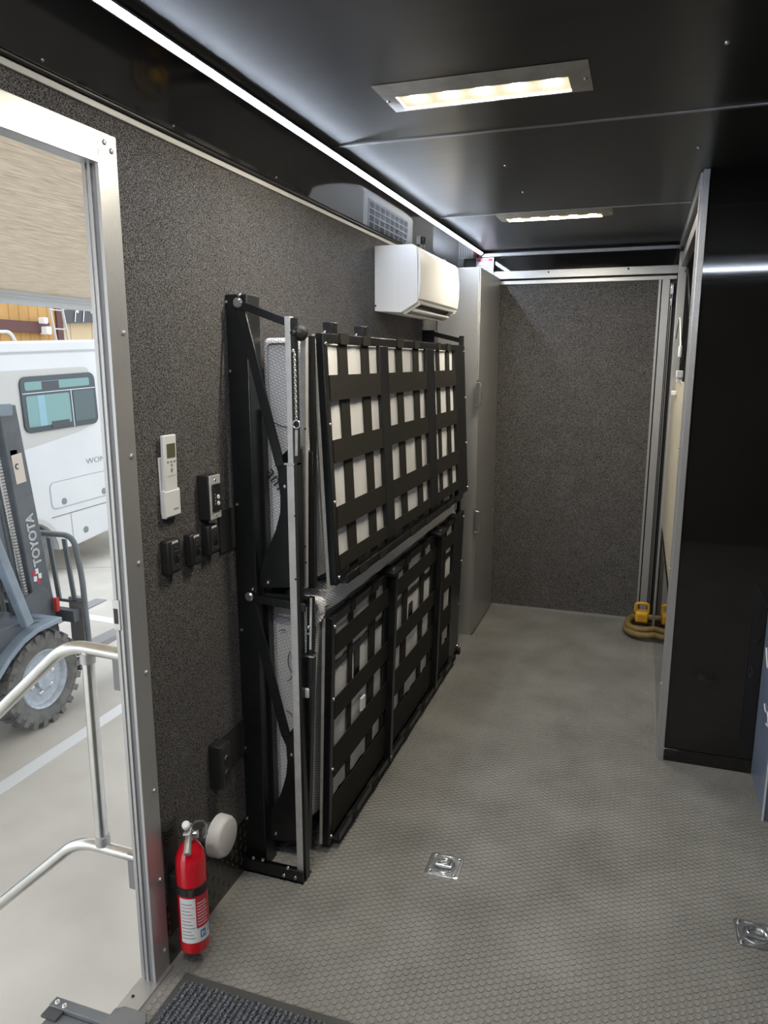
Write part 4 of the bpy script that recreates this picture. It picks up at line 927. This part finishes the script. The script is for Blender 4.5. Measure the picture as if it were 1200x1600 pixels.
for px, py, m_ in ((53,897,REDP),(57,893,MATS['letter_white']),(55,905,MATS['letter_white']),(60,908,REDP),(62,900,MATS['letter_white'])):
    quad_patch([(px-2.5,py-4),(px+2.5,py-5),(px+3,py+3),(px-2,py+4)], -3.950, 0.002, m_, 'decal', FK)
MB().prism([onx(px,py,-3.945) for px,py in ((38,935),(66,916),(74,922),(90,962),(60,968),(40,962))], (-0.12,0,0)).build('mast_bracket', FD, FK, 0.005)
# backrest, carriage, forks
def BP(px,py): return ony(px,py,4.235)
x_l = -4.78
top = BP(112,838)
MB().tube(fillet([Vector((x_l,4.30,-0.80)),Vector((x_l,4.215,0.275)),Vector((top.x+0.03,4.215,top.z+0.012)),BP(128,900),BP(145,1058)],0.09,8), 0.021, 10).build('backrest_frame', FR, FK)
for (p_,q_) in (((76,840),(93,936)),((100,842),(117,939))): MB().bar(BP(*p_), BP(*q_), EX*0.017, EY*0.008).build('backrest_bar', FR, FK)
for k in range(1,4): MB().bar(Vector((-4.08-k*0.17,4.22,0.27)), Vector((-4.08-k*0.17,4.25,-0.25)), EX*0.017, EY*0.008).build('backrest_bar', FR, FK)
MB().bar(BP(128,941), Vector((x_l,4.235,BP(128,941).z)), EY*0.008, EZ*0.010).build('backrest_rail', FR, FK)
MB().box(-4.80,-3.80,4.15,4.21,-0.36,-0.27).build('carriage_bar', FD, FK, 0.005)
MB().box(-4.80,-3.80,4.17,4.23,-0.74,-0.66).build('carriage_bar', FD, FK, 0.005)
for xx in (-3.92,-4.60):
    MB().prism([(xx,4.24,-0.20),(xx,4.29,-0.20),(xx,4.29,-0.60),(xx,5.32,-0.615),(xx,5.32,-0.625),(xx,4.24,-0.66)], (0.12,0,0)).build('fork', mat('fork_grey',(0.26,0.25,0.26),0.45), FK, 0.003)
    MB().box(xx+0.03,xx+0.09,4.29,4.34,-0.58,-0.53).build('fork_clip', mat('rust_orange',(0.45,0.16,0.09),0.6), FK, 0.004)
MB().box(-3.93,-3.90,4.10,4.13,-0.27,-0.17).build('reflector', mat('reflector_red',(0.6,0.06,0.05),0.4), FK)

# ------------------------------------------------------------------ motorhome
RO = Vector((-6.2,7.3,GZ)); RL = ray(1100,512).normalized(); RN = RL.cross(EZ).normalized(); RU = RN.cross(RL)
RV = thing('motorhome', RO, 'white motorhome with tinted side window parked behind the forklift', 'motorhome')
RW = noisy('motorhome_white', (0.52,0.525,0.53), (0.55,0.555,0.56), 2, 0.25)
RG = mat('motorhome_grey', (0.41,0.40,0.38), 0.3)
def Q(u, v, n=0.0): return RO+RL*u+RU*v+RN*n
def rvp(poly, n0, d, m, nm, par=RV, bev=0.0): return MB().prism([Q(u,v,n0) for u,v in poly], RN*d).build(nm, m, par, bev)
def rrect(u0,u1,v0,v1,r,k=5,sk=0.0):
    out = []
    for (cu,cv,a0) in ((u1-r,v1-r,0),(u0+r,v1-r,90),(u0+r,v0+r,180),(u1-r,v0+r,270)):
        for i in range(k+1):
            a = math.radians(a0+90*i/k); u = cu+math.cos(a)*r; v = cv+math.sin(a)*r; out.append((u+sk*(v-v0),v))
    return out
archc = -1.02; ar = 0.40
arch = [(archc+ar*math.cos(math.radians(a)), 0.36+ar*math.sin(math.radians(a))) for a in range(180,-1,-15)]
side = [(-4.2,0.40)]+arch+[(-0.36,0.345),(0.25,0.40),(1.6,0.40),(1.9,0.7),(1.9,2.58),(-4.2,2.58)]
rvp(side, -2.15, 2.15, RW, 'body')
rvp([(-4.2,2.58),(1.9,2.58),(1.9,2.62),(1.86,2.70),(-4.2,2.70)], -2.15, 2.165, RW, 'roof_cap', RV, 0.02)
rvp([(-4.2,2.572),(1.9,2.572),(1.9,2.585),(-4.2,2.585)], 0.0, 0.006, MATS['rail_grey'], 'roof_seam')
rvp([(-4.2,2.41),(0.06,2.40),(0.12,2.375),(0.145,2.30),(0.16,1.84),(0.12,1.72),(-0.10,1.665),(-0.60,1.60),(-0.9,1.565),(-4.2,1.40)], 0.0, 0.004, RG, 'grey_band')
wf = rvp(rrect(-0.885,0.195,1.728,2.332,0.085), 0.003, 0.020, mat('window_frame_dark',(0.032,0.042,0.048),0.15), 'side_window', RV, 0.004)
GL1 = mat('glass_teal', (0.13,0.25,0.245), 0.06, 0, 0.5); GL2 = mat('glass_dark', (0.045,0.075,0.08), 0.06, 0, 0.5)
rvp(rrect(-0.83,0.10,2.185,2.275,0.02), 0.0232, 0.003, GL1, 'pane', wf)
rvp(rrect(-0.83,-0.225,1.79,2.125,0.02), 0.0232, 0.003, GL1, 'pane', wf)
rvp(rrect(-0.165,0.15,1.79,2.135,0.02), 0.0232, 0.003, GL2, 'pane', wf)
rvp([(-0.87,2.150),(0.18,2.150),(0.18,2.157),(-0.87,2.157)], 0.0232, 0.004, MATS['rail_white'], 'window_bar', wf)
rvp([(-0.198,1.735),(-0.190,1.735),(-0.190,2.15),(-0.198,2.15)], 0.0232, 0.004, MATS['rail_white'], 'window_bar', wf)
rvp([(-0.60,2.185),(-0.36,2.185),(-0.36,2.27),(-0.60,2.27)], 0.0262, 0.002, mat('blind_dark',(0.035,0.04,0.045),0.3), 'blind_block', wf)
rvp([(-0.52,1.75),(-0.26,1.75),(-0.26,1.825),(-0.52,1.825)], 0.0262, 0.002, MATS['blind_dark'], 'blind_block', wf)
rvp([(-0.68,1.79),(-0.58,1.79),(-0.58,2.125),(-0.68,2.125)], 0.0262, 0.002, mat('reflection_blue',(0.19,0.34,0.40),0.3), 'reflection_strip', wf)  # bluish reflection streak painted as a strip over the pane
text('WONDER', 0.094, Q(-0.06,1.262,0.003), RL, RU, mat('letter_grey',(0.22,0.24,0.27),0.5), RV, 'side_lettering', 0.001, -0.001, 'LEFT', 1.3)
LINE = mat('panel_gap', (0.34,0.37,0.41), 0.6)
def outline(poly, w_, m, nm, par=RV):
    pts = [Q(u,v,0.001) for u,v in poly]; return MB().tube(pts, w_, 6, True).build(nm, m, par)
cdoor = rvp(rrect(-0.635,0.85,0.838,1.132,0.06), 0.0, 0.006, RW, 'storage_door', RV, 0.002)
outline(rrect(-0.642,0.857,0.831,1.139,0.065), 0.005, LINE, 'door_gap', cdoor)
rvp([(-0.66,0.738),(1.9,0.738),(1.9,0.748),(-0.66,0.748)], 0.0, 0.003, mat('moulding_dark',(0.14,0.15,0.16),0.5), 'side_moulding')
ld_ = rvp([(-0.375,0.37),(0.25,0.415),(1.0,0.415),(1.0,0.73),(-0.375,0.73)], 0.0, 0.004, RW, 'skirt_door')
rvp([(-0.385,0.36),(-0.377,0.36),(-0.377,0.735),(-0.385,0.735)], 0.0, 0.003, LINE, 'door_gap', ld_)
for px, py in ((100,783),(162,767),(134,827)):
    p = onplane(px,py,RO,RN); MB().lathe([(0.040,0.004),(0.038,0.010),(0.02,0.012),(0,0.012)], p, RN, 18).build('latch', mat('latch_grey',(0.16,0.18,0.18),0.4), RV)
rvp([(archc+(ar+0.055)*math.cos(math.radians(a)), 0.36+(ar+0.055)*math.sin(math.radians(a))) for a in range(180,-1,-12)]+[(archc+ar*math.cos(math.radians(a)), 0.36+ar*math.sin(math.radians(a))) for a in range(0,181,12)], -0.01, 0.03, RG, 'wheel_arch', RV)
wc_ = Q(archc,0.36,-0.05); zc_ = GZ+0.345
MB().lathe([(0.20,0.0),(0.25,0.01),(0.33,0.0),(0.345,-0.03),(0.345,-0.22),(0.2,-0.24),(0.20,0.0)], Vector((wc_.x,wc_.y,zc_)), RN, 36, caps=False).build('tire', TIRE, RV)
MB().lathe([(0.21,-0.01),(0.19,0.0),(0.15,-0.03),(0.06,-0.03),(0.05,0.01),(0,0.012)], Vector((wc_.x,wc_.y,zc_)), RN, 30, caps=False).build('wheel_cover', HUB, RV)
wc2 = Q(1.35,0.36,-0.05)
# roof rack hoops
for (u0,u1,h_) in ((-1.30,-0.62,0.115),(-1.75,-0.92,0.105),(-2.5,-1.1,0.11)):
    nn_ = -0.25 if u0 > -1.5 else (-0.45 if u0 > -2 else -0.9)
    MB().tube(fillet([Q(u0,2.69,nn_),Q(u0,2.69+h_,nn_),Q(u1-0.06,2.69+h_,nn_),Q(u1,2.69,nn_)],0.07,6), 0.018, 10).build('roof_hoop', RW, RV)
# ------------------------------------------------------------------ shop behind the motorhome
SHW = noisy('shop_wall_orange', (0.40,0.22,0.065), (0.46,0.26,0.085), 1.2, 0.7)
SHT = noisy('shop_wall_tan', (0.50,0.39,0.24), (0.55,0.43,0.28), 1.2, 0.7)
xs = -14.0
sh = thing('shop_building', (xs,12,GZ), 'orange tan ribbed metal shop wall far behind the motorhome', 'building')
ysplit = onx(87,500,xs).y
for k in range(12):
    y1_ = ysplit-k*0.9; o_ = MB().box(xs-0.1,xs,y1_-0.9,y1_,GZ,6.0); 
    for j in range(3): o_.box(xs,xs+0.012,y1_-0.9+j*0.3+0.02,y1_-0.9+j*0.3+0.05,GZ,6.0)
    o_.build('wall_panel', SHW, sh)
zb_ = onx(40,510,xs+0.2).z
MB().box(xs+0.03,xs+0.16,ysplit-11,onx(78,512,xs+0.16).y,zb_-0.13,zb_+0.13).build('beam', mat('oxide_red',(0.085,0.03,0.025),0.6), sh)
p = onx(75,512,xs+0.3); MB().box(xs+0.10,xs+0.34,p.y-0.07,p.y+0.08,p.z-0.16,p.z+0.03).build('flood_light', PLW, sh, 0.02)
p = onx(72,502,xs+0.3); MB().box(xs+0.14,xs+0.34,p.y-0.09,p.y+0.03,p.z-0.06,p.z+0.09).build('flood_light', PLW, sh, 0.02)
MB().box(xs-0.2,xs+0.06,ysplit-0.02,ysplit+0.18,GZ,6.0).build('corner_post', MATS['oxide_red'], sh)
s2 = thing('shop_building', (xs-2.5,22,GZ), 'pale tan shop wall beyond the ladder', 'building')
for k in range(14):
    y0_ = 17.0+k*0.95; MB().box(xs-2.6,xs-2.5,y0_,y0_+0.93,GZ,6.0).build('wall_panel', SHT, s2)
cpn = thing('canopy', (xs-2.0,20,3), 'black wall canopy with small round lamps on the pale tan shop wall', 'canopy')
xc = xs-2.3
MB().prism([onx(px,py,xc) for px,py in ((87,490),(113,483),(160,484),(160,503),(87,506))], (-0.15,0,0)).build('canopy_body', mat('canopy_black',(0.05,0.055,0.06),0.5), cpn)
for px,py in ((89,492),(120,487),(143,488)):
    MB().lathe([(0.05,0),(0.04,0.04),(0,0.05)], onx(px,py,xc), (1,0,0), 12).build('lamp', mat('lamp_pink',(0.75,0.62,0.58),0.4), cpn)
for px in (117,130): MB().prism([onx(px,486,xc+0.01),onx(px+1,486,xc+0.01),onx(px,503,xc+0.01),onx(px-1,503,xc+0.01)], (0.02,0,0)).build('canopy_strut', BOLT, cpn)
# ladder standing behind the motorhome
xl = -9.3
ldr = thing('ladder', (xl,11,GZ), 'tall silver ladder standing between motorhome and shop wall', 'ladder')
LM = mat('ladder_alu', (0.5,0.5,0.5), 0.4, 0.6)
A1, A2, B1_, B2_ = onx(77,478,xl), onx(88,532,xl), onx(96,478,xl), onx(107,532,xl)
def ext(a_, b_, z): d_ = b_-a_; return a_+d_*((z-a_.z)/d_.z)
for a_, b_ in ((A1,A2),(B1_,B2_)): MB().bar(ext(a_,b_,GZ), ext(a_,b_,4.2), EX*0.02, EY*0.009).build('side_rail', LM, ldr)
for k in range(16):
    z = GZ+0.25+k*0.305; MB().cyl(ext(A1,A2,z), ext(B1_,B2_,z), 0.011, n=8).build('rung', LM, ldr)
